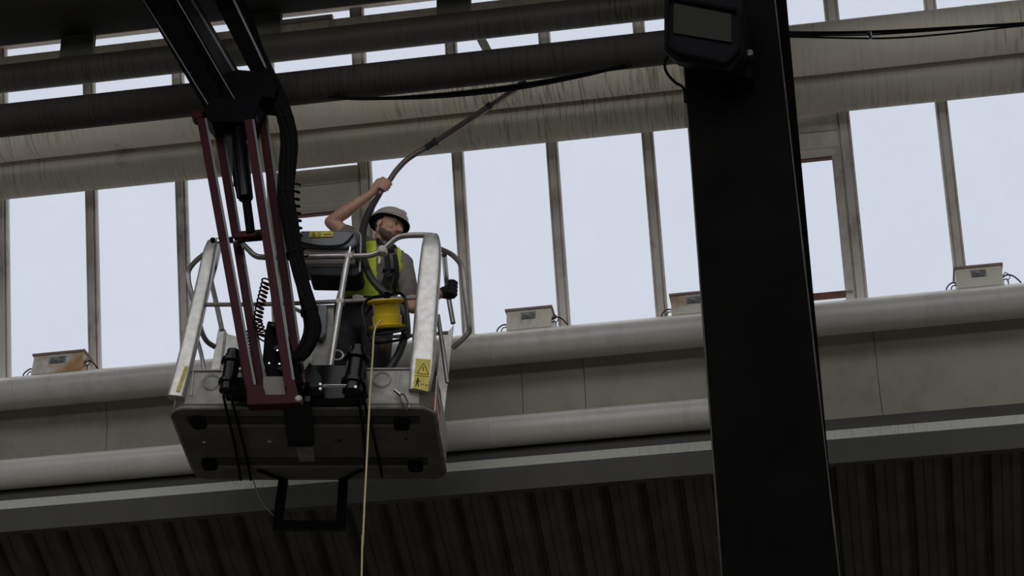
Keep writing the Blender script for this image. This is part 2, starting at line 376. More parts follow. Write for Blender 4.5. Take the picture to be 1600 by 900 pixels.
B_ = duct('overhead_duct', 1400, 92, 166, 12.26-.08, M['duct'], XA, XB, 'cream streaked round duct directly below and behind the lighter one, above the panes', joints=jn[1::2])
endX = atY(1150, 60, 11.2).x
D1 = duct('overhead_duct', 562, 37, 83, 11.75, M['duct_mid'], XA, endX, 'grimy brown duct running just under the dark ceiling, stopping at the column', joints=[j for j in jn[::3] if j < endX])
D2 = duct('overhead_duct', 562, 100, 154, 11.25, M['duct_dark'], XA, endX, 'nearly black duct crossing behind the lift boom, stopping at the column', joints=[j for j in jn[2::3] if j < endX])
# lower beam
C_ = duct('sill_duct', 750, 521, 574, 12.55, M['duct_clean'], XA, XB, 'grey rounded duct under the windows carrying the ballast boxes', joints=jn)
endD = atY(1150, 650, 12.4).x
D_ = duct('sill_duct', 750, 653, 702, 12.45, M['duct_clean'], XA, endD, 'lower grey round duct beneath the recessed panel, with scuffed top', joints=[j for j in jn[::2] if j < endD])

# recessed wall band under the window, in panels with thin seams, shallow concave
bandw = empty('wall_back', V((-1, 12.8, 0)), kind='structure')
zt = C_[1].z+.02; zb = atY(750, 712, 12.62).z
edges = [XA] + [atY(x_, 600, 12.7).x for x_ in (170, 815, 913)] + [atY(1370, 570, 12.7).x + i*2.2 for i in range(3)]
edges = sorted(edges)+[XB]
for i in range(len(edges)-1):
    xa, xb = edges[i]+.002, edges[i+1]-.002; mb = MB(); n_ = 12
    pr = []
    for j in range(n_+1):
        t_ = j/n_; z_ = zt+(zb-zt)*t_; y_ = 12.60+.14*math.sin(math.pi*min(1, t_*1.05))**.8 if t_ < .95 else 12.60
        pr.append((y_, z_))
    pts = [V((xa, y_, z_)) for y_, z_ in pr]+[V((xa, 12.86, zb)), V((xa, 12.86, zt))]
    n2 = len(pts); q = [p+X*(xb-xa) for p in pts]
    mb.add(pts+q, [tuple(range(n2)), tuple(range(n2, 2*n2))[::-1]]+[(j, (j+1) % n2, n2+(j+1) % n2, n2+j) for j in range(n2)])
    mb.build('recessed_panel', M['panel'], bandw, smooth=True, angle=50)
MB().box(V(((XA+XB)/2, 12.95, zt+.02)), X*(XB-XA)/2, Yv*.12, Z*.03).build('sill_top', M['frame_rust'], bandw)
# ledge and fascia below, then sheeting
def strip(name, y0, y1, Ya, Yb, m, xr=750, th=.03, bev=.004):
    a, b = atY(xr, y0, Ya), atY(xr, y1, Yb)
    pts = [V((XA, a.y, a.z)), V((XA, b.y, b.z)), V((XA, b.y+th, b.z)), V((XA, a.y+th, a.z))]
    return MB().prism(pts, X*(XB-XA)).build(name, m, bandw, bevel=bev)
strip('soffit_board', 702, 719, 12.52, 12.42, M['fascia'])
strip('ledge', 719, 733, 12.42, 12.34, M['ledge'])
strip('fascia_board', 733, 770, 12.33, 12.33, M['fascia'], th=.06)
# sheeting descending away under the next bay
SD = V((0, math.cos(R(-25)), math.sin(R(-25)))); SN = V((0, -math.sin(R(25)), -math.cos(R(25))))
S0 = atY(750, 766, 12.40); S0.x = 0
rp = .0
r1 = plane(591, 783, S0, SN).x; r2 = plane(820, 764, S0, SN).x; RP = (r2-r1)/4
print('rib pitch', RP)
def sheet(i0, n_):
    mb = MB(); prof = []
    for i in range(n_):
        x0 = r1+(i0+i)*RP
        prof += [(x0, 0), (x0+.10*RP, -.045), (x0+.16*RP, -.045), (x0+.24*RP, 0), (x0+.46*RP, 0), (x0+.49*RP, -.008), (x0+.52*RP, 0), (x0+.72*RP, .006), (x0+.76*RP, .028), (x0+.94*RP, .028)]
    prof.append((r1+(i0+n_)*RP, 0))
    ln = 4.2
    top = [S0+X*x_+SN*h for x_, h in prof]; bot = [p+SD*ln for p in top]
    n2 = len(prof)
    mb.add(top+bot, [(j, j+1, n2+j+1, n2+j) for j in range(n2-1)])
    o = mb.build('cladding_sheet', M['sheet'], bandw)
    s_ = o.modifiers.new('thickness', 'SOLIDIFY'); s_.thickness = .0015
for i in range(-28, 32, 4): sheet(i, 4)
lowz = (S0+SD*4.15).z; lowy = (S0+SD*4.15).y
MB().box(V(((XA+XB)/2, lowy+.1, lowz/2)), X*(XB-XA)/2, Yv*.1, Z*lowz/2).build('lower_wall', M['concrete'], bandw)

# side walls, wall behind the camera, ceiling with an unseen opening added to let light in
zc = atY(250, 43, 11.75).z
for nm, xx in (('wall_left', XL), ('wall_right', XR)):
    tag(MB().box(V((xx, 4, 6)), X*.1, Yv*13, Z*6).build(nm, M['concrete']), kind='structure')
tag(MB().box(V(((XL+XR)/2, -9, 6)), X*(XR-XL)/2, Yv*.1, Z*6).build('wall_front', M['concrete']), kind='structure')
ceil = empty('ceiling', V((0, 4, zc)), kind='structure')
MB().box(V(((XL+XR)/2, 10.2, zc+.1)), X*(XR-XL)/2, Yv*1.55, Z*.1).build('ceiling_deck', M['ceiling'], ceil)
MB().box(V(((XL+XR)/2, -2.4, zc+.1)), X*(XR-XL)/2, Yv*6.8, Z*.1).build('ceiling_deck', M['ceiling'], ceil)
pb = atY(40, 12, 10.9); MB().box(V(((XL+XR)/2, pb.y-.3, zc-.07)), X*(XR-XL)/2, Yv*.12, Z*.07).build('ceiling_beam', M['ceiling'], ceil)
for xa_, xb_ in ((97, 147), (385, 438), (683, 736)):
    a = atY(xa_, 60, 11.74); b = atY(xb_, 60, 11.74)
    MB().box(V(((a.x+b.x)/2, 11.75, zc-.07)), X*(b.x-a.x)/2, Yv*.03, Z*.115).build('hanger_plate', M['ceiling2'], ceil, bevel=.004)
# flashing closing the top of the glazing to the ceiling deck
gt = G(0, S_TOP); MB().hexa([V((XL, 11.74, zc+.2)), V((XL, gt.y+.1, gt.z+.0)), V((XL, gt.y+.1, gt.z+.04)), V((XL, 11.74, zc+.24))],
    [V((XR, 11.74, zc+.2)), V((XR, gt.y+.1, gt.z)), V((XR, gt.y+.1, gt.z+.04)), V((XR, 11.74, zc+.24))]).build('roof_flashing', M['ceiling'], ceil)

# ================================================================== COLUMN
CY = 10.0
def line_pt(x0, y0, x1, y1, y): return (x0+(x1-x0)*(y-y0)/(y1-y0), y)
def colpt(x0, x1, Y, zt_):
    """edge line given by its pixel at y=0 and y=900, extended to height zt_"""
    a = atY(x0, 0, Y); b = atY(x1, 900, Y); t_ = (zt_-b.z)/(a.z-b.z); return b+(a-b)*t_
col = empty('steel_column', V((colX, CY, 0)), 'black brown steel column standing at the right, in front of the ducts', 'column')
z0, z1 = 0.0, zc
Fq = []
for z_ in (z0, z1):
    l = colpt(1061, 1128, CY, z_); r_ = colpt(1211, 1312, CY, z_)
    Fq.append([l, r_, r_+Yv*.028, l+Yv*.028])
MB().hexa(Fq[0], Fq[1]).build('front_flange', M['column'], col, bevel=.003)
Fb = []
for z_ in (z0, z1):
    l = colpt(1061, 1128, CY, z_); r_ = colpt(1211, 1312, CY, z_)
    l2 = l+Yv*.34+X*.01; r2_ = colpt(1229, 1311, CY+.34, z_); Fb.append([l2, r2_, r2_+Yv*.028, l2+Yv*.028])
MB().hexa(Fb[0], Fb[1]).build('rear_flange', M['column'], col, bevel=.003)
Wq = []
for f_, b_ in zip(Fq, Fb):
    m1 = (f_[0]+f_[1])/2; m2 = (b_[0]+b_[1])/2
    Wq.append([m1-X*.012+Yv*.02, m1+X*.012+Yv*.02, m2+X*.012, m2-X*.012])
MB().hexa(Wq[0], Wq[1]).build('web', M['column'], col)
for s_ in (0, 1):
    P0, P1 = Fq[0][s_], Fq[1][s_]
    mb = MB(); N_ = 60
    mb.tube([P0.lerp(P1, i/N_)-Yv*.002 for i in range(N_+1)], [.0035+.0025*random.random() for _ in range(N_+1)], 6)
    mb.build('worn_edge', M['column_edge'], col)
bz = colpt(1228, 1312, CY, 0).x
MB().box(V((colX+.02, CY+.17, .02)), X*.5, Yv*.35, Z*.02).build('base_plate', M['column'], col, bevel=.004)

# flood light on the column
fl = empty('flood_light', atY(1105, 115, 9.9), 'black flood light with dim lens clamped to the top of the column', 'lamp')
FY = 9.72
fc = [atY(x_, y_, FY) for x_, y_ in ((1036, -30), (1150, -12), (1166, 76), (1146, 113), (1048, 92), (1036, 80))]
fr = MB(); q = [atY(x_, y_, FY) for x_, y_ in ((1037, -40), (1160, -18), (1163, 84), (1141, 112), (1052, 92), (1037, 78))]
fr.prism(q, V((.02, .11, .02))); fr.build('housing', M['blackm'], fl, bevel=.012)
q = [atY(x_, y_, FY-.012) for x_, y_ in ((1053, 5), (1143, 22), (1143, 66), (1052, 51))]
MB().prism(q, Yv*.016).build('lens', M['lens'], fl)
rimq = [atY(x_, y_, FY-.02) for x_, y_ in ((1042, -4), (1154, 16), (1154, 78), (1134, 99), (1058, 82), (1042, 66))]
MB().tube(round_corners(rimq+[rimq[0]], .02, 3), .012, 6).build('bezel', M['blackm'], fl, smooth=True)
for i in range(7):
    a = atY(1050+i*16, 20+i*2.5, FY+.12); MB().box(a, X*.004, Yv*.03, Z*.12).build('cooling_fin', M['blackm'], fl)
br = [atY(1166, 30, 9.86), atY(1168, 78, 9.86), atY(1172, 120, 9.9), atY(1120, 116, 9.9)]
mb = MB()
for a, b in zip(br[:-1], br[1:]): mb.bar(a, b, .035, .02, Yv)
mb.bar(br[2], br[2]+Yv*.12, .03, .03); mb.build('bracket', M['blackm'], fl, bevel=.003)
mb = MB(); q = [atY(1150, 72, 9.85), atY(1171, 78, 9.85), atY(1173, 122, 9.85), atY(1128, 110, 9.85)]; mb.prism(q, Yv*.1); mb.build('bracket_plate', M['blackm'], fl, bevel=.003)
MB().lathe(atY(1171, 82, 9.8), Yv, [(0, .0), (0, .02), (.03, .02), (.03, 0)], 12).build('bolt', M['column_edge'], fl, smooth=True)
cb = MB(); cb.tube(smooth_path([atY(1046, 84, 9.85), atY(1039, 97, 9.9), atY(1041, 112, 9.93), atY(1053, 127, 9.96), atY(1064, 134, 9.985), atY(1069, 140, 9.99), atY(1071, 160, 9.99)]), .0085, 8)
cb.build('power_lead', M['rubber'], fl, smooth=True)
pc_ = [colpt(1061, 1128, CY, colpt(1061, 1128, CY, 0).z+0)]
# cable clipped down the left edge of the column: bright thread seen in the photo
cables = []
def cable(name, pts, r_, label, m='rubber', cat='cable', group=None, n=6):
    o = MB().tube(smooth_path(pts, 8), r_, n).build(name, M[m], None, smooth=True); tag(o, label, cat, group); return o
cable('cable', [atY(1225, 51, 10.6), atY(1260, 51.5, 10.9), atY(1330, 51, 11.2), atY(1400, 48.5, 11.3), atY(1500, 43, 11.3), atY(1600, 37, 11.3), atY(1750, 26, 11.3)], .011, 'thick dark cable across the upper duct, right of the column')
cable('cable', [atY(1225, 57, 10.6), atY(1260, 58, 10.9), atY(1360, 60, 11.2), atY(1420, 58, 11.3), atY(1500, 51, 11.3), atY(1560, 44, 11.3), atY(1650, 35, 11.3)], .0065, 'thin lower cable drooping beneath the thick one, right of the column')
cable('cable', [atY(1225, 55, 10.62), atY(1280, 55.5, 10.9), atY(1355, 54.5, 11.2), atY(1430, 50, 11.32), atY(1540, 42, 11.32)], .005, 'thinnest of three cables right of the column, between the other two')
tag(MB().tube([atY(1358, 50, 11.18), atY(1360, 62, 11.18)], .012, 8).build('cable_tie', M['steel']), 'small tie clipping the cables together right of the column', 'cable tie')
sag = [(560, 154), (620, 153), (680, 149.5), (740, 144), (800, 136.5), (860, 126.5), (920, 115), (945, 110)]
for i, (dy, r_, ex, lb) in enumerate(((0, .012, 0, 'thick sagging black cable under the dark duct, touched by the vacuum tip'), (3.5, .007, 12, 'thin black cable sagging lowest under the dark duct'), (-3, .006, -10, 'thin black cable strung tightest just under the dark duct'))):
    pts = []
    for j, (x_, y_) in enumerate(sag):
        f_ = math.sin(math.pi*j/(len(sag)-1)); pts.append(atY(x_+ex*.3, y_+dy*f_, 11.13-.012*i))
    pts = [atY(525-ex, 152, 11.24)]+pts+[atY(975+ex, 103, 11.22)]
    cable('sagging_cable', pts, r_, lb)
for x_ in (566, 938): pass

# ================================================================== BALLAST BOXES on the sill duct
def ballast(px, py, wpx, label, rust, proto=None, cut=None):
    """front-face bottom left pixel"""
    Yb = 12.50
    c0 = C_[1]; base_z = c0.z+C_[2]*.93
    a = atY(px, py, Yb); b = atY(px+wpx, py, Yb); wd = b.x-a.x; h = .158
    root = empty('ballast_box', V((a.x+wd/2, Yb+.07, base_z)), label, 'electrical box', 'electrical boxes on the sill duct')
    o = V((a.x, Yb, base_z)); 
    # leaning front: trapezoid section
    pts = [o, o+Yv*.2, o+V((0, .2, h)), o+V((0, .03, h))]
    MB().prism(pts, X*wd).build('box_body', M['box_rusty' if rust else 'box'], root, bevel=.004)
    lid = o+V((-.008, .022, h)); MB().box(lid+V((wd/2+.008, .09, .006)), X*(wd/2+.01), Yv*.095, Z*.008).build('lid', M['boxlid'], root, bevel=.002)
    # printed label on the sloping front
    up = V((0, .03, h)).normalized(); nn = V((0, -h, .03)).normalized()
    def fp(u, v_, off=.0015): return o+X*(wd*u)+up*(h*v_)+nn*off
    lb = MB(); lb.hexa([fp(.32, .50), fp(.66, .50), fp(.66, .88), fp(.32, .88)], [fp(.32, .50, .003), fp(.66, .50, .003), fp(.66, .88, .003), fp(.32, .88, .003)])
    lbl = lb.build('printed_label', M['stk_grey'], root)
    ink = MB()
    def tri(u0, v0, s_):
        P = [fp(u0-s_, v0, .004), fp(u0+s_, v0, .004), fp(u0, v0+s_*2.6, .004)]
        ink.tube([P[0], P[1]], .0022, 4); ink.tube([P[1], P[2]], .0022, 4); ink.tube([P[2], P[0]], .0022, 4)
    tri(.40, .64, .05); tri(.475, .62, .03)
    for u0, v0, ln in ((.52, .80, .10), (.53, .72, .11), (.52, .64, .12), (.35, .56, .28), (.36, .52, .26)):
        k_ = 0
        while k_ < ln-.01:
            l2 = random.uniform(.012, .03); ink.box(fp(u0+k_+l2/2, v0, .004), X*wd*l2/2, up*.0032, nn*.0006); k_ += l2+.007
    ink.build('print', M['inkb'], lbl)
    lead = MB(); e0 = o+V((0, .06, .07))
    lead.tube(smooth_path([e0, e0+V((-.03, -.01, .0)), e0+V((-.065, -.02, -.035)), e0+V((-.075, -.02, -.085))]), .005, 6)
    lead.tube(smooth_path([e0+Z*-.015, e0+V((-.03, -.02, -.03)), e0+V((-.045, -.03, -.075))]), .004, 6)
    lead.build('lead', M['maroon'] if rust else M['hose'], root, smooth=True)
    lead = MB(); e0 = o+V((wd, .05, .075))
    lead.tube(smooth_path([e0, e0+V((.03, -.01, .012)), e0+V((.07, -.02, -.01)), e0+V((.11, -.02, -.06))]), .005, 6)
    lead.tube(smooth_path([e0+Z*-.02, e0+V((.025, -.01, -.02)), e0+V((.03, -.02, -.07))]), .004, 6)
    lead.tube(smooth_path([e0, e0+V((.02, -.01, .03)), e0+V((.045, -.01, .0)), e0+V((.03, -.01, -.03))]), .003, 6)
    lead.build('lead', M['maroon'], root, smooth=True)
    return root
ballast(48, 584, 78, 'cream metal box with orange rust, at the far left of the sill duct', 1)
ballast(791, 513, 70, 'cream metal box with rust specks and looping leads, third pane right of the worker', 1)
ballast(1049, 490, 74, 'cream metal box half hidden behind the black column', 0)
ballast(1496, 447, 74, 'clean pale metal box at the right end of the sill duct', 0)

# ================================================================== LIFT BASKET
bk = empty('lift_basket', bl(0, .35, 0), 'galvanised steel lift basket with curved corner posts and pale rails, raised under the windows', 'lift basket')
W2 = (bfloor(676, 640)-bfloor(262, 634)).length/2
uL = (bfloor(263, 640)-BO).dot(BX); uR = (bfloor(677, 640)-BO).dot(BX)
dB = (bfloor(500, 750)-BO).dot(BD)
print('basket w', uR-uL, 'd', dB)
# floor pan with rounded corners
def rrect(u0, u1, v0, v1, r_, n=6):
    P = []
    for cx_, cy_, a0 in ((u1-r_, v0+r_, -90), (u1-r_, v1-r_, 0), (u0+r_, v1-r_, 90), (u0+r_, v0+r_, 180)):
        for k in range(n+1):
            a = R(a0+90*k/n); P.append((cx_+r_*math.cos(a), cy_+r_*math.sin(a)))
    return P
fp_ = rrect(uL, uR, 0, dB, .11)
MB().prism([bl(u, v_, 0) for u, v_ in fp_], BU*.045).build('floor_pan', M['underside'], bk, bevel=.006)
lip = [bl(u, v_, .012) for u, v_ in fp_]
MB().tube(lip, .011, 6, closed=True).build('floor_rim', M['galv_dull'], bk, smooth=True)
# pressed ribs across the underside
for v_ in (.17, dB-.2):
    MB().box(bl((uL+uR)/2, v_, -.008), BX*((uR-uL)/2-.10), BD*.016, BU*.008).build('pressed_rib', M['rib'], bk, bevel=.005)
    MB().box(bl((uL+uR)/2, v_-.055, -.003), BX*((uR-uL)/2-.09), BD*.035, BU*.003).build('dark_channel', M['channel_dark'], bk, bevel=.002)
for u, v_ in ((uL+.16, .12), (uL+.13, dB-.24), (uR-.17, dB-.22), (uR-.2, .14)):
    MB().prism([bl(u+x_*.045, v_+y_*.055, -.002) for x_, y_ in rrect(-1, 1, -1, 1, .6, 4)], -BU*.035).build('foot_pad', M['rubber'], bk, bevel=.006)
for px, py, m_ in ((319, 690, 'white'), (421, 689, 'white'), (530, 688, 'ink'), (634, 685, 'ink')):
    p = bfloor(px, py, -.001); MB().lathe(p, -BU, [(0, .011), (.005, .011), (.006, .007)], 12).build('hole_disc', M[m_], bk)  # discs for holes in the pan, white where light showing through is painted
# toe boards: front plate with a rounded top edge and two pressed circles, sides, back
hT = (bp(600, 577, 0)-BO).dot(BU); print('toe h', hT)
MB().box(bl((uL+uR)/2, .012, hT/2+.02), BX*((uR-uL)/2-.085), BD*.006, BU*(hT/2-.01)).build('toe_board', M['galv_dull'], bk, bevel=.004)
for px, py in ((330, 596), (597, 592)):
    MB().disc_ring(bp(px, py, 0)-BD*.004, -BD, .047, .052, .004).build('pressed_circle', M['galv_dull'], bk, smooth=True)
for px in (302, 623):
    a = bp(px, 580, 0)-BD*.002; b = bp(px-3, 618, 0)-BD*.002; MB().tube([a, b], .003, 6).build('weld_line', M['galv'], bk)
MB().tube([bp(293, 579, 0), bp(642, 576, 0)], .006, 8).build('toe_board_lip', M['galv'], bk, smooth=True)
MB().box(bl((uL+uR)/2, dB-.012, hT/2), BX*((uR-uL)/2-.1), BD*.004, BU*hT/2).build('toe_board', M['galv'], bk)
for u in (uL+.006, uR-.006):
    MB().box(bl(u, dB/2, hT/2), BX*.004, BD*(dB/2-.1), BU*hT/2).build('toe_board', M['galv_dull'], bk)
# corner posts: flattened tubes that curl into the top rail
def post(P, widths, th, side, name='corner_post', m='galv', n=8):
    mb = MB(); Q = smooth_path(P, n); ws = []
    for i in range(len(Q)):
        t_ = i/(len(Q)-1)*(len(P)-1); j = min(int(t_), len(P)-2); ws.append(widths[j]*(1-(t_-j))+widths[j+1]*(t_-j))
    # flat section: side width, th thick
    vs_ = []; N_ = 20
    for i, p in enumerate(Q):
        a = (Q[min(i+1, len(Q)-1)]-Q[max(i-1, 0)]).normalized(); s_ = (side-a*side.dot(a)).normalized(); u_ = a.cross(s_)
        for k in range(N_):
            t_ = 2*math.pi*k/N_; cx_ = math.copysign(abs(math.cos(t_))**.55, math.cos(t_)); cy_ = math.copysign(abs(math.sin(t_))**.55, math.sin(t_))
            vs_.append(p+s_*cx_*ws[i]/2+u_*cy_*th/2)
    fs = []; m_ = len(Q)
    for i in range(m_-1):
        for k in range(N_): fs.append((i*N_+k, i*N_+(k+1) % N_, (i+1)*N_+(k+1) % N_, (i+1)*N_+k))
    fs += [tuple(range(N_)), tuple((m_-1)*N_+k for k in range(N_))]
    mb.add(vs_, fs); return mb.build(name, M[m], bk, smooth=True, angle=60)
fl_post = post([bp(275, 622, .0), bp(290, 565, .0), bp(304, 505, .0), bp(319, 440, .0), bp(327, 400, .0), bp(333, 381, .02)], [.1, .098, .096, .09, .085, .07], .07, BX)
fr_post = post([bp(655, 612, .0), bp(660, 575, .0), bp(665, 500, .0), bp(671, 430, .0), bp(674, 390, .0), bp(674, 371, .02)], [.125, .148, .142, .138, .125, .09], .07, BX)
# wide plates at the rear corners, flared at their foot
def plate(pts, v_, name, m='galv', th=.012):
    return MB().prism([bp(x_, y_, v_) for x_, y_ in pts], BD*th).build(name, M[m], bk, bevel=.003)
rbp = plate([(341, 514), (349, 512), (356, 522), (372, 526), (388, 525), (389, 640), (318, 640)], dB-.03, 'rear_corner_plate')
MB().tube([bp(352, 516, dB-.04), bp(337, 640, dB-.04)], .006, 6).build('plate_fold', M['galv'], rbp)
rrp = plate([(709, 507), (704, 514), (697, 520), (690, 523), (670, 690), (686, 705), (690, 690)], dB-.05, 'rear_corner_plate')
sidep = MB().prism([bl(uR-.004, .08, .03), bl(uR-.004, dB-.1, .03), bl(uR-.004, dB-.1, hT+.02), bl(uR-.004, .08, hT)], BX*.006).build('side_plate', M['galv'], bk, bevel=.002)
# red and white hazard tape on the right-hand plate
for i, m_ in enumerate(('red', 'white', 'red', 'white', 'red')):
    z0_, z1_ = .02+i*hT/5.4, .02+(i+.95)*hT/5.4
    MB().prism([bl(uR+.004, .12+i*.02, z0_), bl(uR+.004, .3, z0_), bl(uR+.004, .3, z1_), bl(uR+.004, .12+i*.02, z1_)], BX*.002).build('hazard_stripe', M[m_], sidep)
tape = [((680, 612), (673, 632), (676, 648), (681, 622)), ((678, 652), (675, 666), (679, 676), (682, 660)), ((684, 672), (680, 690), (684, 702), (687, 684))]
for q in tape: MB().prism([bp(x_, y_, dB-.06) for x_, y_ in q], BD*-.003).build('hazard_stripe', M['red'], rrp)
# rails
RR = .0155
def railtube(pts, r_=RR, name='rail', sm=True, m='rail', n=10, rc=.09):
    P = round_corners(pts, rc, 6) if not sm else smooth_path(pts, 6)
    return MB().tube(P, r_, n).build(name, M[m], bk, smooth=True)
railtube([bp(322, 392, .01), bp(333, 378, .01), bp(345, 376, .0), bp(372, 377, .0), bp(386, 388, .0), bp(398, 399, .0), bp(414, 402, .0), bp(470, 401.5, .0), bp(520, 400.5, .0), bp(565, 400, .0), bp(585, 397, .0), bp(603, 386, .0), bp(618, 373, .0), bp(632, 368.5, .0), bp(655, 367.5, .0), bp(676, 368, .01)], name='top_rail', r_=.018)
railtube([bp(318, 476, .0), bp(430, 475, .0), bp(550, 470, .0), bp(650, 465, .0)], r_=.0135, name='mid_rail')
railtube([bp(546, 394, -.02), bp(540, 420, -.02), bp(531, 475, -.02), bp(516, 572, .0)], r_=.019, name='middle_post', m='galv')
MB().tube([bp(547, 386, -.03), bp(545, 400, -.03)], .008, 8).build('clamp_bolt', M['steel'], bk)
for (x_, y_) in ((546, 400), (532, 471)):
    MB().lathe(bp(x_-6, y_+1, -.02), BX, [(0, .024), (.045, .024)], 10).build('rail_clamp', M['galv'], bk, smooth=True)
# outside hoops, left
railtube([bp(331, 391, .02), bp(318, 398, .05), bp(303, 411, .09), bp(295, 423, .12), bp(294, 436, .13), bp(299, 458, .14), bp(308, 492, .18), bp(316, 520, .22), bp(324, 534, .26), bp(336, 542, .3)], r_=.0165, name='side_hoop')
railtube([bp(330, 440, dB-.04), bp(338, 474, dB-.04), bp(347, 516, dB-.03)], r_=.017, name='rear_rail')
railtube([bp(309, 533, .2), bp(315, 556, .2), bp(319, 580, .2)], r_=.013, name='side_rail')
railtube([bp(345, 376, .02), bp(338, 410, dB-.1), bp(330, 440, dB-.04)], r_=.015, name='side_top_rail')
# outside hoops, right
railtube([bp(676, 384, .02), bp(690, 390, .05), bp(706, 398, .10), bp(719, 412, .14), bp(724, 428, .16), bp(727, 460, .18), bp(733, 505, .22), bp(733, 518, .24), bp(725, 528, .26), bp(707, 544, .3)], r_=.0165, name='side_hoop')
railtube([bp(694, 398, .1), bp(697, 430, dB-.15), bp(701, 465, dB-.06), bp(708, 505, dB-.05)], r_=.017, name='rear_rail')
railtube([bp(684, 492, .1), bp(692, 545, .16), bp(699, 598, .2)], r_=.014, name='side_rail')
railtube([bp(436, 470, dB-.05), bp(560, 523, dB-.05), bp(700, 520, dB-.05)], r_=.013, name='rear_mid_rail')
# yellow warning stickers
def sticker_left(): 
    P = [(289, 572), (294, 573), (281, 612), (275, 611)]
    return MB().prism([bp(x_, y_, -.038) for x_, y_ in P], BD*-.002).build('warning_sticker', M['sticker'], fl_post)
sticker_left()
st = MB().prism([bp(x_, y_, -.0372) for x_, y_ in ((650, 560), (673, 562), (669, 612), (645, 606))], BD*-.0015).build('warning_sticker', M['sticker'], fr_post)
ik = MB(); vv = -.0392
def pl(a, b, r_=.0017, v_=-.04): ik.tube([bp(*a, v_), bp(*b, v_)], r_, 4)
pl((652, 583), (670, 585)); pl((670, 585), (662, 567)); pl((662, 567), (652, 583)); pl((662, 573), (661, 579), .0022); pl((648.5, 586.5), (671, 588.5), .0012)
ik.lathe(bp(653, 591.5, -.0385), -BD, [(0, .006), (.002, .006)], 10)
ik.tube([bp(653, 593, vv), bp(652, 599, vv)], .0055, 6); pl((651, 598), (649.5, 604), .0026); pl((653, 598), (654, 604), .0026); pl((648.5, 595), (657, 595.5), .002)
pl((657, 600), (662, 601), .0016); pl((664.5, 601.5), (668, 602), .0026)
ik.build('pictogram', M['ink'], st)
# shackle and carabiner on the lip
ca = MB()
c0 = [bp(x_, y_, -.04) for x_, y_ in ((624, 618), (630, 616), (636, 626), (639, 636), (634, 640), (628, 632))]
ca.tube(smooth_path(c0+[c0[0]], 4), .005, 6); ca.tube([bp(617, 610, -.03), bp(626, 617, -.04)], .011, 8)
tag(ca.build('carabiner', M['steel'], None, smooth=True), 'small steel carabiner hanging at the lower right lip of the basket', 'carabiner')
# centre slewing plate and hatch beneath
MB().prism([bfloor(440, 628, -.05), bfloor(484, 628, -.05), bfloor(491, 697, -.05), bfloor(450, 699, -.05)], BU*.045).build('mounting_plate', M['black'], bk, bevel=.005)
MB().prism([bfloor(463, 699, -.01), bfloor(489, 699, -.01), bfloor(492, 721, -.01), bfloor(467, 721, -.01)], BU*.012).build('hatch_cover', M['galv_dull'], bk)
# cables under the pan
cbl = [((349, 618), (356, 650), (368, 700), (376, 750)), ((361, 620), (370, 655), (383, 705), (392, 750)), ((557, 612), (563, 640), (569, 690), (571, 742)), ((565, 612), (578, 660), (590, 710), (597, 745))]
for q in cbl:
    MB().tube(smooth_path([bfloor(x_, y_, -.03) for x_, y_ in q]), .008, 6).build('hydraulic_line', M['rubber'], bk, smooth=True)
# folding access step hanging from the rear
stp = MB(); fq = [bp(x_, y_, dB) for x_, y_ in ((443, 750), (433, 822), (532, 822), (537, 748))]
for a, b in ((0, 1), (1, 2), (2, 3)):
    e1 = (fq[b]-fq[a]).normalized()*.028
    stp.bar(fq[a]-e1*(a > 0), fq[b]+e1, .058, .05, BX if a != 1 else BU)
stp.build('access_step', M['black'], bk, bevel=.006)
MB().tube([bfloor(402, 735, -.01), bfloor(445, 750, -.01)], .01, 6).build('step_brace', M['blackm'], bk); MB().tube([bfloor(568, 733, -.01), bfloor(535, 750, -.01)], .01, 6).build('step_brace', M['blackm'], bk)
MB().tube(smooth_path([bp(395, 748, dB), bp(402, 768, dB+.01), bp(414, 790, dB+.01), bp(429, 807, dB)]), .004, 6).build('step_cord', M['steel'], bk, smooth=True)

# control console on the rail
def bquad(pts, v_, th, name, m, parent, bev=.01): return MB().prism([bp(x_, y_, v_) for x_, y_ in pts], BD*th).build(name, M[m], parent, bevel=bev)
cc = empty('control_console', bp(510, 445, .1), 'dark slate control console with a yellow sticker, mounted behind the basket top rail', 'control box')
cv = bquad([(468, 360), (545, 359), (556, 363), (558, 380), (550, 387), (500, 386), (467, 383)], .03, .2, 'console_cover', 'slate', cc, .014)
MB().tube(smooth_path([bp(467, 378, .022), bp(500, 384, .022), bp(535, 382, .022), bp(552, 366, .022)]), .006, 6).build('cover_seam', M['slate2'], cv, smooth=True)
bquad([(473, 387), (554, 387), (556, 417), (475, 417)], .06, .16, 'console_housing', 'boxin', cc)
bquad([(480, 417), (566, 417), (563, 428), (552, 431), (484, 430)], .04, .18, 'lower_housing', 'slate2', cc, .012)
bquad([(556, 363), (562, 385), (564, 420), (556, 426)], .05, .15, 'side_cover', 'slate2', cc)
MB().tube(smooth_path([bp(553, 359, .02), bp(561, 364, .02), bp(564, 375, .03), bp(562, 425, .03)]), .006, 6).build('guard_hoop', M['galv'], cc, smooth=True)
s2 = MB().prism([bp(x_, y_, .0225) for x_, y_ in ((483.5, 361.5), (521, 361.5), (520, 369.5), (483, 370.5))], BD*.006).build('warning_sticker', M['sticker'], cc)
ik = MB()
for (a, b) in (((487, 368.5), (493, 368.5)), ((493, 368.5), (490, 363.5)), ((490, 363.5), (487, 368.5)), ((496, 366), (500, 369)), ((498, 363.5), (501, 366.5)), ((505, 366), (517, 366))):
    ik.tube([bp(*a, .02), bp(*b, .02)], .0016, 4)
ik.build('pictogram', M['ink'], s2)
dk = bquad([(497, 475), (511, 477), (508, 520), (503, 528), (494, 528)], -.03, .05, 'document_box', 'slate', bk, .006)
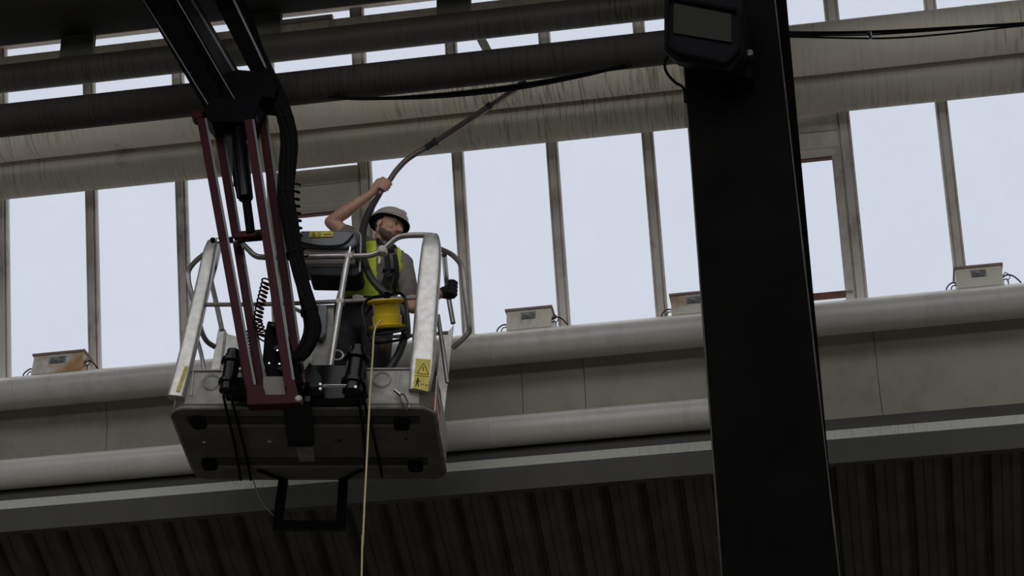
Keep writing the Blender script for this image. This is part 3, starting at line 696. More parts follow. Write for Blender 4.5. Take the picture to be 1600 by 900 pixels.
bquad([(492, 476), (522, 476), (520, 572), (488, 572)], .03, .02, 'inner_plate', 'galv_dull', bk, .003)
MB().lathe(bp(597, 397, .0), BU, [(0, .03), (.012, .036), (.05, .024), (.06, .008)], 14).build('rail_knob', M['white'], bk, smooth=True)
for px, py, r_ in ((527, 560, .034),):
    MB().tube([bp(px+r_*266*math.cos(a*math.pi/8), py-5+r_*266*.8*math.sin(a*math.pi/8), 0) for a in range(16)], .006, 6, closed=True).build('tie_ring', M['galv'], bk, smooth=True)

# ================================================================== BOOM, JIB, ROTATOR
jb = empty('boom_lift_arm', bp(375, 160, -.35), 'black boom and maroon twin jib arms of the lift, carrying the basket from above left', 'boom lift arm')
VJ = -.30
def up_pt(px, py, v_): return bp(px, py, v_)
# main boom: box section running up out of view
p0 = up_pt(348, 168, -.30); p1 = up_pt(250, -2, -.85); d_ = (p1-p0); p2 = p0+d_*1.12
sd = (CR*.86+CF*.5)
def boxbeam(a, b, w_, h, s_, name, m='black'):
    return MB().bar(a, b, w_, h, s_).build(name, M[m], jb, bevel=.006)
boxbeam(p0, p2, .155, .15, CR*.95-CF*.3, 'main_boom')
# edge highlights put in as bright strips and lines; side plate
q0 = up_pt(359, 118, -.24); q1 = up_pt(294, 8, -.6); boxbeam(q0, q0+(q1-q0)*1.25, .105, .12, CR*.9+CF*.4, 'boom_side_plate', 'side')
boxbeam(q0+CR*.05-CF*.03, q0+CR*.05-CF*.03+(q1-q0)*1.2, .016, .05, CR, 'boom_edge_strip', 'edge')
q0 = up_pt(410, 118, -.30); q1 = up_pt(350, 2, -.6); boxbeam(q0, q0+(q1-q0)*1.3, .10, .12, CR, 'upper_boom')
q0 = up_pt(421, 117, -.34); q1 = up_pt(371, 12, -.62); boxbeam(q0+(q1-q0)*.1, q0+(q1-q0)*1.3, .012, .05, CR, 'boom_edge_strip', 'edge')
for (a, b) in (((325, 163), (224, 0)), ((366, 154), (277, 0))):
    a_ = up_pt(*a, -.42); b_ = up_pt(*b, -.97); MB().tube([a_, a_+(b_-a_)*1.12], .0038, 6).build('boom_highlight', M['edge'], jb)
_b = V((-3.4, -2.6, .6)); boxbeam(p2+CU*.06, _b, .24, .24, CR, 'lower_boom'); MB().box(_b-Z*.33, X*.6, Yv*.9, Z*.27).build('turntable', M['maroon'], jb, bevel=.03)
MB().bar(q0+(q1-q0)*1.25, p2+CU*.06, .14, .14, CR).build('boom_elbow', M['black'], jb, bevel=.01)
kn = MB(); kn.prism([up_pt(x_, y_, -.42) for x_, y_ in ((322, 158), (352, 112), (372, 108), (424, 112), (434, 135), (428, 152), (408, 150), (395, 190), (330, 190), (318, 176))], BD*.2); kn.build('knuckle', M['blackm'], jb, bevel=.01)
MB().lathe(up_pt(307, 184, -.30), (up_pt(397, 180, -.30)-up_pt(307, 184, -.30)), [(0, .033), (.34, .033)], 14).build('knuckle_pin', M['blackm'], jb, smooth=True)
for x_ in (309, 394): MB().lathe(up_pt(x_, 184, -.36), -BD, [(-.03, .036), (.03, .036), (.035, .03)], 14).build('pin_boss', M['maroon'], jb, smooth=True)
# two maroon twin arms
arms = [((314, 188), (391, 608), -.42, 13.5), ((338, 188), (408, 608), -.24, 13.5), ((388, 190), (452, 608), -.42, 14), ((404, 150), (468, 600), -.22, 14)]
for (a, b, v_, wpx) in arms:
    A0, B0 = up_pt(*a, v_), up_pt(*b, v_); ax = (B0-A0).normalized(); s_ = (CR-ax*CR.dot(ax)).normalized(); o2 = s_.cross(ax); w_ = wpx/266/2*.93
    am = MB().bar(A0, B0, w_*2, .05, s_).build('jib_arm', M['maroon'], jb, bevel=.004)
    MB().bar(A0+s_*w_*1.25, B0+s_*w_*1.25, .016, .03, s_).build('lit_edge_strip', M['slate'], am)  # grey strip standing in for the lit inner side of the arm
# centre black slide + cylinder
MB().bar(up_pt(362, 188, -.3), up_pt(381, 305, -.3), .125, .06, CR, w2=.09).build('cylinder_bracket', M['black'], jb, bevel=.004)
MB().tube([up_pt(372, 200, -.38), up_pt(375, 230, -.38), up_pt(384, 310, -.38)], [.02, .05, .045], 14).build('lift_cylinder', M['black'], jb, smooth=True)
MB().tube([up_pt(385, 312, -.36), up_pt(392, 365, -.36)], .028, 12).build('cylinder_rod', M['blackm'], jb, smooth=True)
MB().tube([up_pt(366, 210, -.36), up_pt(368, 290, -.36)], .014, 8).build('grease_line', M['blackm'], jb)
MB().bar(up_pt(366, 371, -.34), up_pt(412, 367, -.34), .048, .06, BU).build('arm_crosspiece', M['maroon'], jb, bevel=.006)
MB().bar(up_pt(340, 377, -.34), up_pt(372, 376, -.34), .014, .02, BU).build('crosspiece_pin', M['steel'], jb)
for (x_, y_) in ((333, 377), (361, 376), (404, 369), (376, 378)):
    MB().lathe(up_pt(x_, y_, -.38), -BD, [(0, .016), (.02, .016)], 8).build('bolt', M['blackm'], jb)
# yoke at the basket
yk = MB()
yk.prism([up_pt(x_, y_, -.46) for x_, y_ in ((384, 600), (410, 600), (414, 616), (446, 616), (449, 594), (460, 592), (470, 630), (386, 633))], BD*.07)
yk.build('yoke', M['maroon'], jb, bevel=.006)
bquad([(411, 588), (447, 588), (446, 618), (411, 618)], -.4, .02, 'yoke_panel', 'boxin', jb, .002)
MB().prism([up_pt(x_, y_, -.38) for x_, y_ in ((372, 545), (392, 560), (402, 600), (388, 604), (378, 590))], BD*.2).build('yoke_cheek', M['maroon'], jb, bevel=.005)
MB().prism([up_pt(x_, y_, -.34) for x_, y_ in ((413, 520), (418, 500), (432, 503), (446, 512), (462, 560), (470, 600), (420, 600), (410, 560))], BD*.16).build('rotator_housing', M['blackm'], jb, bevel=.012)
for (x_, y_, r_) in ((428, 512, .02), (437, 548, .03), (441, 580, .022)):
    MB().lathe(up_pt(x_, y_, -.36), -BD, [(0, r_), (.03, r_), (.035, r_*.6)], 14).build('hydraulic_fitting', M['black'], jb, smooth=True)
for (x_, y_) in ((434, 549), (437, 570), (421, 569)):
    MB().lathe(up_pt(x_, y_, -.41), -BD, [(0, .006), (.012, .006)], 8).build('bright_nipple', M['steel'], jb, smooth=True)
MB().lathe(up_pt(468, 628, -.42), -BD, [(0, .022), (.04, .022), (.045, .015)], 14).build('yoke_pin', M['galv_dull'], jb, smooth=True)
# rotator cylinders with flanges
def cylr(x0, y0, x1, y1, r_, v_):
    a, b = up_pt(x0, y0, v_), up_pt(x1, y1, v_); Lc = (b-a).length
    prof = [(0, r_*.55), (.01, r_*.8), (.04, r_*.8), (.045, r_*.95), (.07, r_*.95), (.075, r_*1.35), (.095, r_*1.35), (.1, r_), (Lc*.72, r_), (Lc*.73, r_*1.3), (Lc*.8, r_*1.3), (Lc*.81, r_*1.05), (Lc*.97, r_*1.05), (Lc, r_*.7)]
    return MB().lathe(a, b-a, prof, 26).build('actuator_cylinder', M['black'], jb, smooth=True)
cylr(365, 546, 355, 614, .047, -.14); cylr(560, 541, 550, 616, .056, -.14)
MB().prism([up_pt(x_, y_, -.12) for x_, y_ in ((352, 590), (400, 588), (400, 618), (350, 616))], BD*.08).build('actuator_bracket', M['blackm'], jb, bevel=.005)
MB().prism([up_pt(x_, y_, -.10) for x_, y_ in ((485, 570), (540, 570), (546, 560), (572, 566), (574, 612), (560, 622), (470, 625), (476, 600))], BD*.07).build('actuator_bracket', M['black'], jb, bevel=.005)
MB().prism([up_pt(x_, y_, -.22) for x_, y_ in ((478, 575), (484, 565), (494, 578), (502, 588), (502, 604), (486, 606), (479, 600))], BD*.10).build('guard_block', M['slate2'], jb, bevel=.006)
MB().tube(smooth_path([up_pt(481, 574, -.24), up_pt(479, 585, -.24), up_pt(482, 599, -.24)]), .01, 8).build('red_hose_end', M['maroon'], jb, smooth=True)
MB().tube([up_pt(502, 603, -.18), up_pt(540, 603, -.18), up_pt(556, 602, -.18)], .011, 10).build('actuator_rod', M['steel'], jb, smooth=True)
MB().tube([up_pt(350, 612, -.2), up_pt(380, 606, -.2)], .016, 10).build('actuator_rod', M['blackm'], jb, smooth=True)
for (x_, y_) in ((501, 602), (501, 609), (556, 606), (388, 586), (402, 607)):
    MB().lathe(up_pt(x_, y_, -.23), -BD, [(0, .009), (.015, .009)], 8).build('bolt', M['galv'], jb, smooth=True)

# hose bundle over the knuckle, down beside the arms
hb = empty('hose_bundle', up_pt(470, 560, -.3), 'thick black hydraulic hose bundle draped down beside the maroon arms', 'hose bundle')
path = [(352, -40), (383, 20), (402, 70), (418, 112), (432, 145), (446, 185), (452, 220), (449, 260), (446, 300), (452, 345), (460, 395), (470, 440), (483, 485), (488, 515), (478, 545), (462, 562)]
for i in range(9):
    a = i*2*math.pi/9+.3; rr = 9.5 if i < 7 else 3
    P = []
    for j, (x_, y_) in enumerate(path):
        tw = a+j*.35; k_ = .6 if j < 3 else 1
        P.append(up_pt(x_+rr*k_*math.cos(tw)+random.uniform(-.8, .8), y_, -.33+.036*math.sin(tw)*k_))
    MB().tube(smooth_path(P, 5), .0165, 8).build('hose', M['rubber'], hb, smooth=True)
for j in (5, 8, 10, 12):
    x_, y_ = path[j]; x2, y2 = path[j+1]; a = up_pt(x_, y_, -.33); d2 = up_pt(x2, y2, -.33)-a
    MB().lathe(a, d2, [(0, .054), (.025, .054)], 16).build('hose_clamp', M['rubber'], hb, smooth=True)
# spiral wraps
def coil(name, pts, r_, turns, wire, m, label, cat, v_=-.3, parent=None):
    Q = smooth_path([up_pt(x_, y_, v_) for x_, y_ in pts], 10); Ls = [0]
    for a, b in zip(Q[:-1], Q[1:]): Ls.append(Ls[-1]+(b-a).length)
    P = []; n_ = turns*12
    for i in range(n_+1):
        t_ = i/n_*Ls[-1]; j = 0
        while j < len(Ls)-2 and Ls[j+1] < t_: j += 1
        f_ = (t_-Ls[j])/max(Ls[j+1]-Ls[j], 1e-6); p = Q[j].lerp(Q[j+1], min(f_, 1)); a = (Q[j+1]-Q[j]).normalized()
        s_ = (CR-a*CR.dot(a)).normalized(); u_ = a.cross(s_); th = 2*math.pi*i/12
        P.append(p+(s_*math.cos(th)+u_*math.sin(th)*.9+a*.3*math.cos(th))*r_)
    o = MB().tube(P, wire, 6).build(name, M[m], parent, smooth=True)
    if label: tag(o, label, cat)
    return o
coil('coiled_cable', [(416, 437), (412, 455), (407, 475), (404, 492), (403, 505), (409, 520), (408, 530)], .025, 15, .0055, 'maroon', 'dark red coiled cable dangling between the maroon arms', 'coiled cable')
coil('spiral_lead', [(463, 288), (461, 310), (463, 335), (465, 360), (466, 382), (474, 400)], .026, 10, .006, 'rubber', 'black spiral lead springing from the right side of the hose bundle', 'coiled cable', v_=-.28)
coil('spiral_sleeve', [(384, 520), (386, 545), (388, 570), (392, 592)], .03, 14, .007, 'rubber', None, None, v_=-.12, parent=jb)
MB().tube(smooth_path([up_pt(384, 520, -.3), up_pt(387, 560, -.3), up_pt(391, 600, -.3)]), .008, 6).build('arm_hose', M['rubber'], jb, smooth=True)

# ================================================================== ROPE SPOOL
sp = empty('cable_reel', bp(604, 520, -.12), 'yellow plastic line reel in a black wire frame hung on the basket front', 'reel')
V0 = -.13
fr = [bp(x_, y_, V0) for x_, y_ in ((567, 478), (578, 466), (606, 462), (620, 458), (630, 461), (634, 472), (637, 508), (630, 515), (600, 521), (580, 521), (573, 512), (568, 490))]
MB().tube(smooth_path(fr+[fr[0]], 5), .010, 8).build('wire_frame', M['black'], sp, smooth=True)
fr2 = [p+BD*.1 for p in fr]
MB().tube(smooth_path(fr2+[fr2[0]], 5), .009, 8).build('wire_frame', M['black'], sp, smooth=True)
for k_ in (1, 4, 7, 10): MB().tube([fr[k_], fr2[k_]], .008, 6).build('frame_strut', M['black'], sp)
ra = bp(603, 470, V0+.05); rb = ra-(CU*.98-CR*.07+CF*.12).normalized()*.178; Lr = (rb-ra).length
prof = [(0, .02), (0, .118), (.008, .120), (.014, .112), (.02, .082), (Lr*.5, .080), (Lr*.52, .088), (Lr*.56, .088), (Lr-.03, .086), (Lr-.022, .118), (Lr-.008, .112), (Lr-.004, .1), (Lr, .02)]
mb = MB(); mb.lathe(ra, rb-ra, prof, 32); mb.build('reel_drum', M['yellow'], sp, smooth=True, angle=25)
MB().lathe(rb, rb-ra, [(0, .085), (.012, .085), (.014, .03)], 24).build('reel_base', M['black'], sp, smooth=True)
MB().lathe(bp(605, 467, V0+.03), (ra-rb), [(0, .02), (.04, .02)], 12).build('frame_clip', M['black'], sp, smooth=True)
rpts = [bp(596, 500, -.145), bp(588, 509, -.17), bp(584, 525, -.17), bp(583, 545, -.17), bp(581, 575, -.18), bp(578, 620, -.18), bp(575, 680, -.18), bp(572, 740, -.18), bp(569, 800, -.18), bp(567, 850, -.18), bp(565, 905, -.18)]
end = rpts[-1]; rpts += [V((end.x-.01, end.y, 3.0)), V((end.x, end.y, 1.2)), V((end.x+.02, end.y, .02))]
tag(MB().tube(smooth_path(rpts, 8), .0055, 8).build('rope', M['rope'], None, smooth=True), 'pale yellow rope hanging straight down from the yellow reel', 'rope')

# ================================================================== VACUUM HOSE AND POLE
vh = empty('vacuum_pole', bp(612, 280, .28), 'long pinkish grey vacuum pole, curved at the hand, raised to the sagging cables', 'vacuum pole')
def hz(px, py, t_): return bp(px, py, .30).lerp(atY(822, 126, 11.13), 0) if t_ == 0 else None
tip = atY(822, 127, 11.12); jn0 = bp(666, 231, .30)
hand = bp(601, 291, .30)
lo = [bp(588, 312, .30), bp(595, 300, .30), hand, bp(610, 280, .30), bp(619, 267, .30), bp(633, 252, .30), bp(648, 241, .30), jn0]
MB().tube(smooth_path(lo, 6), .0185, 14).build('bent_tube', M['pole'], vh, smooth=True)
dirp = tip-jn0; pA = jn0; 
def pp(t_): return jn0+dirp*t_
t1 = .09; t2 = .64; 
MB().tube([pp(0), pp(t1)], .022, 14).build('joint_collar', M['hose'], vh, smooth=True)
MB().tube([pp(t1*.6), pp(t2)], .0175, 14).build('pole_tube', M['pole'], vh, smooth=True)
MB().tube([pp(t1*1.0), pp(t1+.02)], .026, 14).build('joint_collar', M['hose'], vh, smooth=True)
MB().tube([pp(t2), pp(.97)], .0150, 14).build('pole_tube', M['pole'], vh, smooth=True)
MB().tube([pp(t2-.015), pp(t2+.015)], .024, 14).build('joint_collar', M['hose'], vh, smooth=True)
nz_ = MB(); a, b = perp(dirp); nz_.bar(pp(.94), pp(1.0), .05, .02, CR, w2=.02, h2=.01); nz_.tube([pp(.93), pp(.96)], .019, 12); nz_.build('nozzle', M['hose'], vh, smooth=False)
off = (CU*-1-CR*-.6).normalized()*.021
MB().tube([pp(.02)+off, pp(.9)+off], .0042, 6).build('pole_highlight', M['white'], vh)  # white strand painting the highlight along the underside of the pole
vh2 = [bp(592, 305, .30), bp(584, 318, .29), bp(575, 335, .28), bp(568, 355, .25), bp(566, 378, .2), bp(568, 402, .14), bp(574, 422, .10), bp(584, 440, .08), bp(598, 455, .08), bp(612, 464, .1), bp(626, 476, .12), bp(633, 500, .12), bp(632, 525, .1), bp(625, 548, .08), bp(612, 572, .08), bp(596, 600, .1)]
tag(MB().tube(smooth_path(vh2, 8), [.0185+.0055*min(1, i/20) for i in range(len(vh2)*8-7)], 16).build('vacuum_hose', M['hose'], None, smooth=True), 'dark flexible vacuum hose looping down past the worker chest into the basket', 'hose')

# ================================================================== WORKER
def blob(name, parts, voxel, m, parent=None, post=None, smooth_it=4):
    """tapered capsules and ellipsoids fused into one continuous skin"""
    mb = MB()
    for p in parts:
        if p[0] == 'c':
            P = [V(q) for q in p[1]]; rs = p[2]; a = (P[1]-P[0]).normalized(); b = (P[-1]-P[-2]).normalized()
            Q = [P[0]-a*rs[0]*.9, P[0]-a*rs[0]*.6]+P+[P[-1]+b*rs[-1]*.6, P[-1]+b*rs[-1]*.9]
            rr = [rs[0]*.35, rs[0]*.8]+list(rs)+[rs[-1]*.8, rs[-1]*.35]
            mb.tube(Q, rr, 14, flat=p[3] if len(p) > 3 else None)
        else:
            _, c_, ax, ay, az = p; n1, n2 = 10, 16; vs_ = []; fs = []
            for i in range(n1+1):
                th = math.pi*i/n1
                for k in range(n2):
                    ph = 2*math.pi*k/n2; vs_.append(V(c_)+az*math.cos(th)+(ax*math.cos(ph)+ay*math.sin(ph))*max(math.sin(th), .02))
            for i in range(n1):
                for k in range(n2): fs.append((i*n2+k, i*n2+(k+1) % n2, (i+1)*n2+(k+1) % n2, (i+1)*n2+k))
            fs += [tuple(range(n2)), tuple(n1*n2+k for k in range(n2))]
            mb.add(vs_, fs)
    o = mb.build(name, m)
    rm = o.modifiers.new('skin', 'REMESH'); rm.mode = 'VOXEL'; rm.voxel_size = voxel; rm.use_smooth_shade = True
    s_ = o.modifiers.new('soft', 'SMOOTH'); s_.iterations = smooth_it; s_.factor = .5
    dg = bpy.context.evaluated_depsgraph_get(); me = bpy.data.meshes.new_from_object(o.evaluated_get(dg))
    old = o.data; o.modifiers.clear(); o.data = me; bpy.data.meshes.remove(old); me.name = name
    me.materials.clear()
    for mm in (m if isinstance(m, (list, tuple)) else [m]): me.materials.append(mm)
    me.polygons.foreach_set('use_smooth', [True]*len(me.polygons))
    if post: post(me)
    if parent: par(o, parent)
    return o
pr = empty('person', bl((bp(570, 500, .4)-BO).dot(BX), .4, .045), 'person in pale helmet and yellow hi-vis vest in the basket, one arm raised', 'person')
NF = (-BD+BX*.25).normalized()      # roughly where the chest faces
# joints
head = bp(607, 356, .36)
HU = (CR*.32+CU*.81+CF*.50).normalized()
HF = (CR*.64-CU*.2-CF*.72); HF = (HF-HU*HF.dot(HU)).normalized(); HR = HF.cross(HU).normalized()   # HR = his left/right axis
def hd(f_, r_, u_): return head+HF*f_+HR*r_+HU*u_
neck0 = bp(598, 392, .40); chest = bp(597, 418, .40); waist = bp(571, 462, .42); pelvis = bp(566, 492, .44)
shR = bp(560, 381, .42); shL = bp(629, 413, .40)
elR = bp(517, 347, .36); wrR = bp(580, 303, .30)
elL = bp(645, 480, .34); wrL = bp(690, 458, .40); haL = bp(701, 456, .42)
fl0 = lambda u, v_: bl(u, v_, .075)
uP = (pelvis-BO).dot(BX)
hipR, hipL = pelvis-BX*.09, pelvis+BX*.09
knR = bl(uP-.12, .40, .56); knL = bl(uP+.13, .34, .56)
anR = fl0(uP-.14, .46)+BU*.06; anL = fl0(uP+.15, .40)+BU*.06
hose_ax = (bp(613, 277, .30)-bp(592, 305, .30)).normalized()
# hand on the pole: palm, four fingers wrapped round it, thumb the other way
na = (-CF-hose_ax*(-CF).dot(hose_ax)).normalized(); nb = hose_ax.cross(na).normalized()
if nb.dot(CR) > 0: nb = -nb       # nb points to the image left (towards the forearm)
def ring(t_, ang, r_): return hand+hose_ax*t_+(nb*math.cos(ang)+na*math.sin(ang))*r_
body_parts = [
 ('c', [neck0-BU*.02, head-HU*.05-HF*.02], [.058, .056]),
 ('e', hd(-.012, 0, .035), HF*.098, HR*.077, HU*.092),
 ('e', hd(.022, 0, -.04), HF*.068, HR*.061, HU*.082),
 ('e', hd(.052, 0, -.092), HF*.034, HR*.034, HU*.026),
 ('c', [hd(-.01, .055, -.055), hd(.045, .028, -.088)], [.024, .022]), ('c', [hd(-.01, -.055, -.055), hd(.045, -.028, -.088)], [.024, .022]),
 ('c', [hd(.080, 0, .014), hd(.102, 0, -.012), hd(.120, 0, -.033)], [.010, .012, .014]),
 ('e', hd(.098, .014, -.036), HF*.012, HR*.010, HU*.010), ('e', hd(.098, -.014, -.036), HF*.012, HR*.010, HU*.010),
 ('c', [hd(.078, .045, .026), hd(.090, .012, .024)], [.010, .010]), ('c', [hd(.078, -.045, .026), hd(.090, -.012, .024)], [.010, .010]),
 ('e', hd(.052, .044, -.026), HF*.026, HR*.019, HU*.022), ('e', hd(.052, -.044, -.026), HF*.026, HR*.019, HU*.022),
 ('c', [hd(.085, .018, -.060), hd(.091, 0, -.058), hd(.085, -.018, -.060)], [.007, .008, .007]),
 ('c', [hd(.082, .015, -.070), hd(.088, 0, -.071), hd(.082, -.015, -.070)], [.007, .008, .007]),
 ('e', hd(-.012, .080, -.012), HF*.019, HR*.009, HU*.032), ('e', hd(-.012, -.080, -.012), HF*.019, HR*.009, HU*.032),
 # torso
 ('c', [neck0-BU*.05, chest, waist], [.105, .135, .125], (BX, 1.12)), ('c', [waist, pelvis], [.125, .135], (BX, 1.15)),
 ('c', [shR, shL], [.06, .062]),
 ('c', [shR, elR.lerp(shR, .5), elR], [.056, .052, .043]), ('c', [elR, elR.lerp(wrR, .35), wrR], [.041, .043, .027]),
 ('c', [shL, elL], [.056, .042]), ('c', [elL, elL.lerp(wrL, .35), wrL], [.041, .042, .028]),
 ('c', [hipR, knR, anR], [.095, .062, .045]), ('c', [hipL, knL, anL], [.095, .062, .045]),
]
# gripping hand (his right)
palm = ring(0, 0, .040)
body_parts += [('c', [wrR, wrR.lerp(palm, .5), palm], [.026, .030, .032])]
body_parts += [('c', [ring(-.032, 0, .036), ring(.034, 0, .036)], [.019, .019])]
for i in range(4):
    t_ = (-.036, -.013, .010, .032)[i]; ln = (.80, .95, 1.0, .9)[i]
    P = [ring(t_, a*ln, .031 if a > .4 else .036) for a in (.15, .8, 1.45, 2.1, 2.7, 3.2)]
    body_parts.append(('c', P, [.0105, .0105, .0098, .0095, .009, .008]))
body_parts.append(('c', [ring(.03, .0, .04), ring(.047, -.7, .034), ring(.052, -1.5, .030), ring(.045, -2.3, .029)], [.014, .012, .011, .0095]))
# second hand on the rail (his left), glove added over it
rail_ax = (bp(701, 465, dB-.06)-bp(697, 430, dB-.15)).normalized()
body_parts.append(('c', [wrL, haL], [.028, .032]))
def face_mat(me):
    hi = wm(bpy.data.objects['person']).inverted()
    for p in me.polygons:
        c_ = p.center-head; f_, r_, u_ = c_.dot(HF), c_.dot(HR), c_.dot(HU)
        if c_.length > .2: continue
        mi = 0
        lim = -.036-.022*max(0, min(1, f_/.055))
        if u_ < lim and f_ > -.004-.25*(u_+.05) and u_ > -.13 and abs(r_) < .078: mi = 1 if u_ < lim-.012 else 4
        if f_ > .076 and -.079 < u_ < -.052 and abs(r_) < .024: mi = 2
        if f_ > .07 and .020 < u_ < .030 and .012 < abs(r_) < .048: mi = 1
        if -.054 < u_ < -.047 and f_ > .07 and abs(r_) < .028: mi = 4
        if u_ > .0 and f_ < .0 and u_ > -.0: mi = 3
        if f_ < -.045 and u_ > -.05: mi = 3
        p.material_index = mi
body = blob('body', body_parts, .0045, [M['skin'], M['beard'], M['lip'], M['hair'], M['beard2']], pr, face_mat, 3)
for s_ in (-1, 1):
    MB().lathe(hd(.079, .031*s_, .006), HF, [(0, .004), (.006, .0075), (.010, .004)], 12).build('eye', M['eye'], body, smooth=True)
# t-shirt
sl = shR.lerp(elR, .42)
shirt = blob('t_shirt', [('c', [neck0-BU*.055, chest, waist, waist-BU*.03], [.115, .150, .142, .142], (BX, 1.12)), ('c', [shR, shL], [.074, .074]),
   ('c', [shR, sl], [.070, .068]), ('c', [shL, shL.lerp(elL, .72)], [.070, .060]), ('c', [neck0-BU*.03, neck0+BU*.005], [.08, .064])], .009, M['tshirt'], pr)
# trousers
trs = blob('trousers', [('c', [pelvis-BU*.03, pelvis-BU*.07], [.150, .152], (BX, 1.14)), ('c', [hipR, knR, anR], [.115, .088, .078]), ('c', [hipL, knL, anL], [.115, .088, .078])], .010, M['trouser'], pr)
MB().prism([bp(x_, y_, .17) for x_, y_ in ((593, 530), (601, 527), (607, 532), (607, 541), (602, 546), (595, 543))], BD*.03).build('knee_pad', M['tan'], trs, bevel=.004)
# boots
for an, s_ in ((anR, -1), (anL, 1)):
    f0 = an-BU*.04
    blob('boot', [('c', [an+BU*.03, f0], [.058, .056]), ('c', [f0+BD*.03-BU*.01, f0-BD*.10+BX*.03*s_-BU*.02], [.05, .042])], .010, M['boot'], pr)
# hi-vis vest: an open-fronted shell over the shirt
def trim(me):
    b = bmesh.new(); b.from_mesh(me); kill = []
    for f in b.faces:
        c_ = f.calc_center_median(); u = (c_-chest).dot(BX); h = (c_-chest).dot(BU); d2 = (c_-chest).dot(BD)
        front = d2 < .02
        if front and (-.015-.10*h) < u < (.10-.02*h): kill.append(f); continue
        if h > .165: kill.append(f); continue
        if h < -.30: kill.append(f); continue
        # arm holes
        if (c_-shR).length < .093 and u < -.15+.02: kill.append(f); continue
        if (c_-shL).length < .088 and u > .13: kill.append(f); continue
    bmesh.ops.delete(b, geom=kill, context='FACES')
    for _ in range(6):
        bmesh.ops.smooth_vert(b, verts=[v_ for v_ in b.verts if v_.is_boundary], factor=.5, use_axis_x=True, use_axis_y=True, use_axis_z=True)
    b.to_mesh(me); b.free()
vest = blob('hi_vis_vest', [('c', [neck0-BU*.06, chest, waist, waist-BU*.05], [.125, .163, .162, .168], (BX, 1.12)), ('c', [shR.lerp(shL, .12), shL.lerp(shR, .1)], [.083, .082])], .009, M['hivis'], pr, trim)
vs2 = vest.modifiers.new('thickness', 'SOLIDIFY'); vs2.thickness = .004
def on_chest(px, py, lift=.0):
    """point on the vest surface seen at this pixel"""
    d = ray(px, py); ok, loc, nr, idx = shirt.ray_cast(wm(shirt).inverted() @ CAM, d)
    return (wm(shirt) @ loc)-d*(.02+lift) if ok else bp(px, py, .22)
def strap(pts, w_, name, m, th=.004, lift=0):
    P = smooth_path([on_chest(x_, y_, lift) for x_, y_ in pts], 5)
    mb = MB(); mb.tube(P, th, 8, flat=(CR, w_/2/th)); return mb.build(name, M[m], pr, smooth=True)
strap([(603, 388), (604, 400), (606, 418), (603, 434), (596, 452)], .035, 'harness_strap', 'harness')
strap([(617, 398), (619, 412), (620, 430), (616, 450)], .03, 'harness_strap', 'harness')
strap([(598, 422), (606, 424), (616, 422)], .03, 'chest_strap', 'harness')
strap([(608, 428), (607, 438), (604, 446)], .05, 'harness_pad', 'harness', lift=.01)
MB().tube([on_chest(604, 430, .03), on_chest(608, 424, .03), on_chest(611, 429, .03), on_chest(606, 432, .03)], .0035, 6).build('buckle', M['steel'], pr)
for q in (((596, 397), (602, 413)), ((624, 418), (628, 440))): pass
strap([(590, 396), (593, 404), (592, 412)], .02, 'reflective_band', 'refl', lift=.03)
MB().tube(smooth_path([bp(590, 374, .3), bp(598, 384, .27), bp(609, 388, .26), bp(617, 385, .28)]), .014, 10).build('neck_gaiter', M['harness'], pr, smooth=True)
MB().lathe(bp(612, 391.5, .2), -BD, [(-.01, .006), (0, .018), (.02, .018), (.03, .008)], 14).build('collar_fastener', M['harness'], pr, smooth=True)
MB().tube([waist-BU*.135, waist-BU*.13, waist-BU*.10, waist-BU*.095], [.150, .158, .158, .150], 28, flat=(BX, 1.12)).build('waist_belt', M['harness'], pr, smooth=True)
MB().prism([bp(x_, y_, .2) for x_, y_ in ((550, 462), (556, 459), (567, 461), (569, 466), (552, 467))], BD*.03).build('belt_tag', M['white'], pr, bevel=.003)
# glove (his left hand, on the rear rail)
gl = [('c', [wrL.lerp(haL, .3), haL], [.040, .046])]
gx = (haL-wrL).normalized(); 
for i in range(4):
    b0 = haL+BU*(.042-.028*i)+gx*.014
    gl.append(('c', [b0-BX*.01, b0+BX*.022-BD*.012, b0+BX*.034-BD*.030, b0+BX*.022-BD*.048, b0+BX*.0-BD*.052], [.018, .0175, .017, .016, .015]))
gl.append(('c', [haL+BU*.03-BD*.01, haL+BU*.05+BX*.005-BD*.028, haL+BU*.05+BX*.02-BD*.045], [.017, .0145, .013]))
blob('glove', gl, .005, M['harness'], pr)
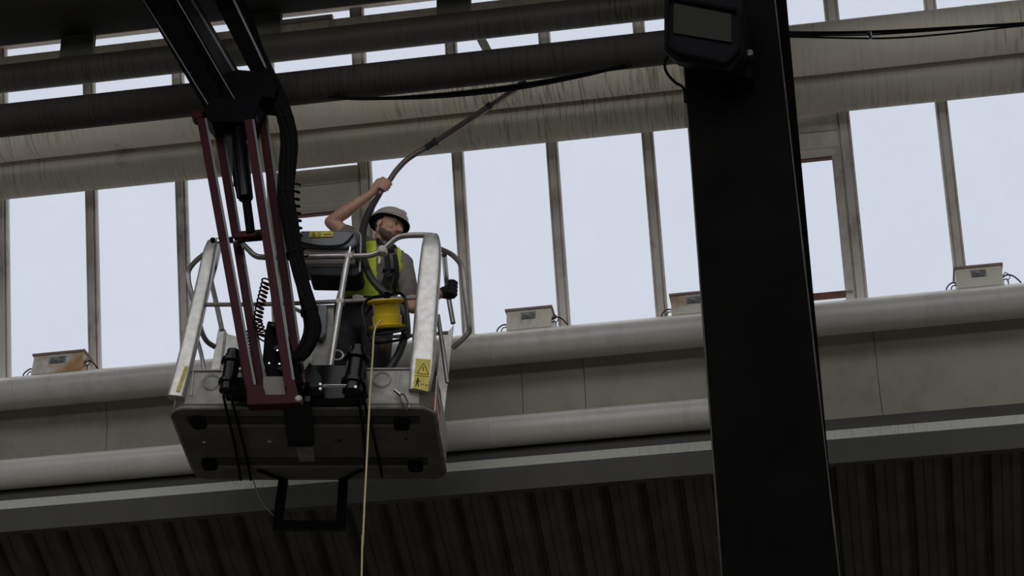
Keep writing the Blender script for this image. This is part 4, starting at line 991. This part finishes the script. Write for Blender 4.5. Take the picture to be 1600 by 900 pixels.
# helmet: shell, brim, liner
hHU, hHF = HU, HF
hc = hd(-.012, 0, .046); HU = (hHU-hHF*.20+CR*.12).normalized(); HF = (hHF+hHU*.20); HF = (HF-HU*HF.dot(HU)).normalized(); HR = HF.cross(HU).normalized()
hm = MB(); n1, n2 = 9, 36; vs_ = []
def hpt(th, ph, k_=1):
    rx = .132*k_; ry = .108*k_; rz = .096*k_
    return hc+HF*(rx*math.cos(ph)*math.sin(th))+HR*(ry*math.sin(ph)*math.sin(th))+HU*(rz*math.cos(th))
for k_ in (1, .95):
    for i in range(n1+1):
        th = math.pi/2*1.03*i/n1
        for j in range(n2): vs_.append(hpt(max(th, .02), 2*math.pi*j/n2, k_))
fs = []; o0 = (n1+1)*n2
for b0 in (0, o0):
    for i in range(n1):
        for j in range(n2): fs.append((b0+i*n2+j, b0+i*n2+(j+1) % n2, b0+(i+1)*n2+(j+1) % n2, b0+(i+1)*n2+j))
    fs.append(tuple(b0+j for j in range(n2)))
for j in range(n2): fs.append((n1*n2+j, n1*n2+(j+1) % n2, o0+n1*n2+(j+1) % n2, o0+n1*n2+j))
nf = n1*n2+1
hm.add(vs_, fs); hm.mi = [0]*nf+[1]*nf+[0]*n2
hlm = hm.build('helmet', [M['helmet'], M['helmet_in']], pr, smooth=True, angle=50)
bm2 = MB(); vs_ = []
for rr, dz in ((1.0, .0), (1.0, 0), ):
    pass
ringp = []
for j in range(n2):
    ph = 2*math.pi*j/n2; k_ = 1.07+.15*max(0, math.cos(ph))**2
    inn = hpt(math.pi/2*1.02, ph, .96); ou = hc+HF*(0.132*k_*math.cos(ph))+HR*(.108*(1.08+.03*max(0, math.cos(ph)))*math.sin(ph))-HU*(.014+.014*max(0, math.cos(ph)))
    ringp.append((inn, ou))
vs_ = [a for a, b in ringp]+[b for a, b in ringp]+[b-HU*.006 for a, b in ringp]+[a-HU*.005 for a, b in ringp]
fs = []; mi = []
for i in range(4):
    for j in range(n2):
        i2 = (i+1) % 4; fs.append((i*n2+j, i*n2+(j+1) % n2, i2*n2+(j+1) % n2, i2*n2+j)); mi.append(1 if i >= 2 else 0)
bm2.add(vs_, fs); bm2.mi = mi; bm2.build('helmet_brim', [M['helmet'], M['helmet_in']], hlm, smooth=True, angle=40)
MB().tube([hc+HF*(.103*math.cos(a))+HR*(.085*math.sin(a))-HU*.008 for a in [2*math.pi*i/24 for i in range(24)]], .012, 6, closed=True).build('head_band', M['helmet_in'], hlm, smooth=True)
MB().tube(smooth_path([hc+HF*(.13*math.cos(a))+HU*(.099*math.sin(a)) for a in (.5, .9, 1.3, 1.7, 2.1, 2.5)]), .008, 8).build('helmet_ridge', M['helmet'], hlm, smooth=True)
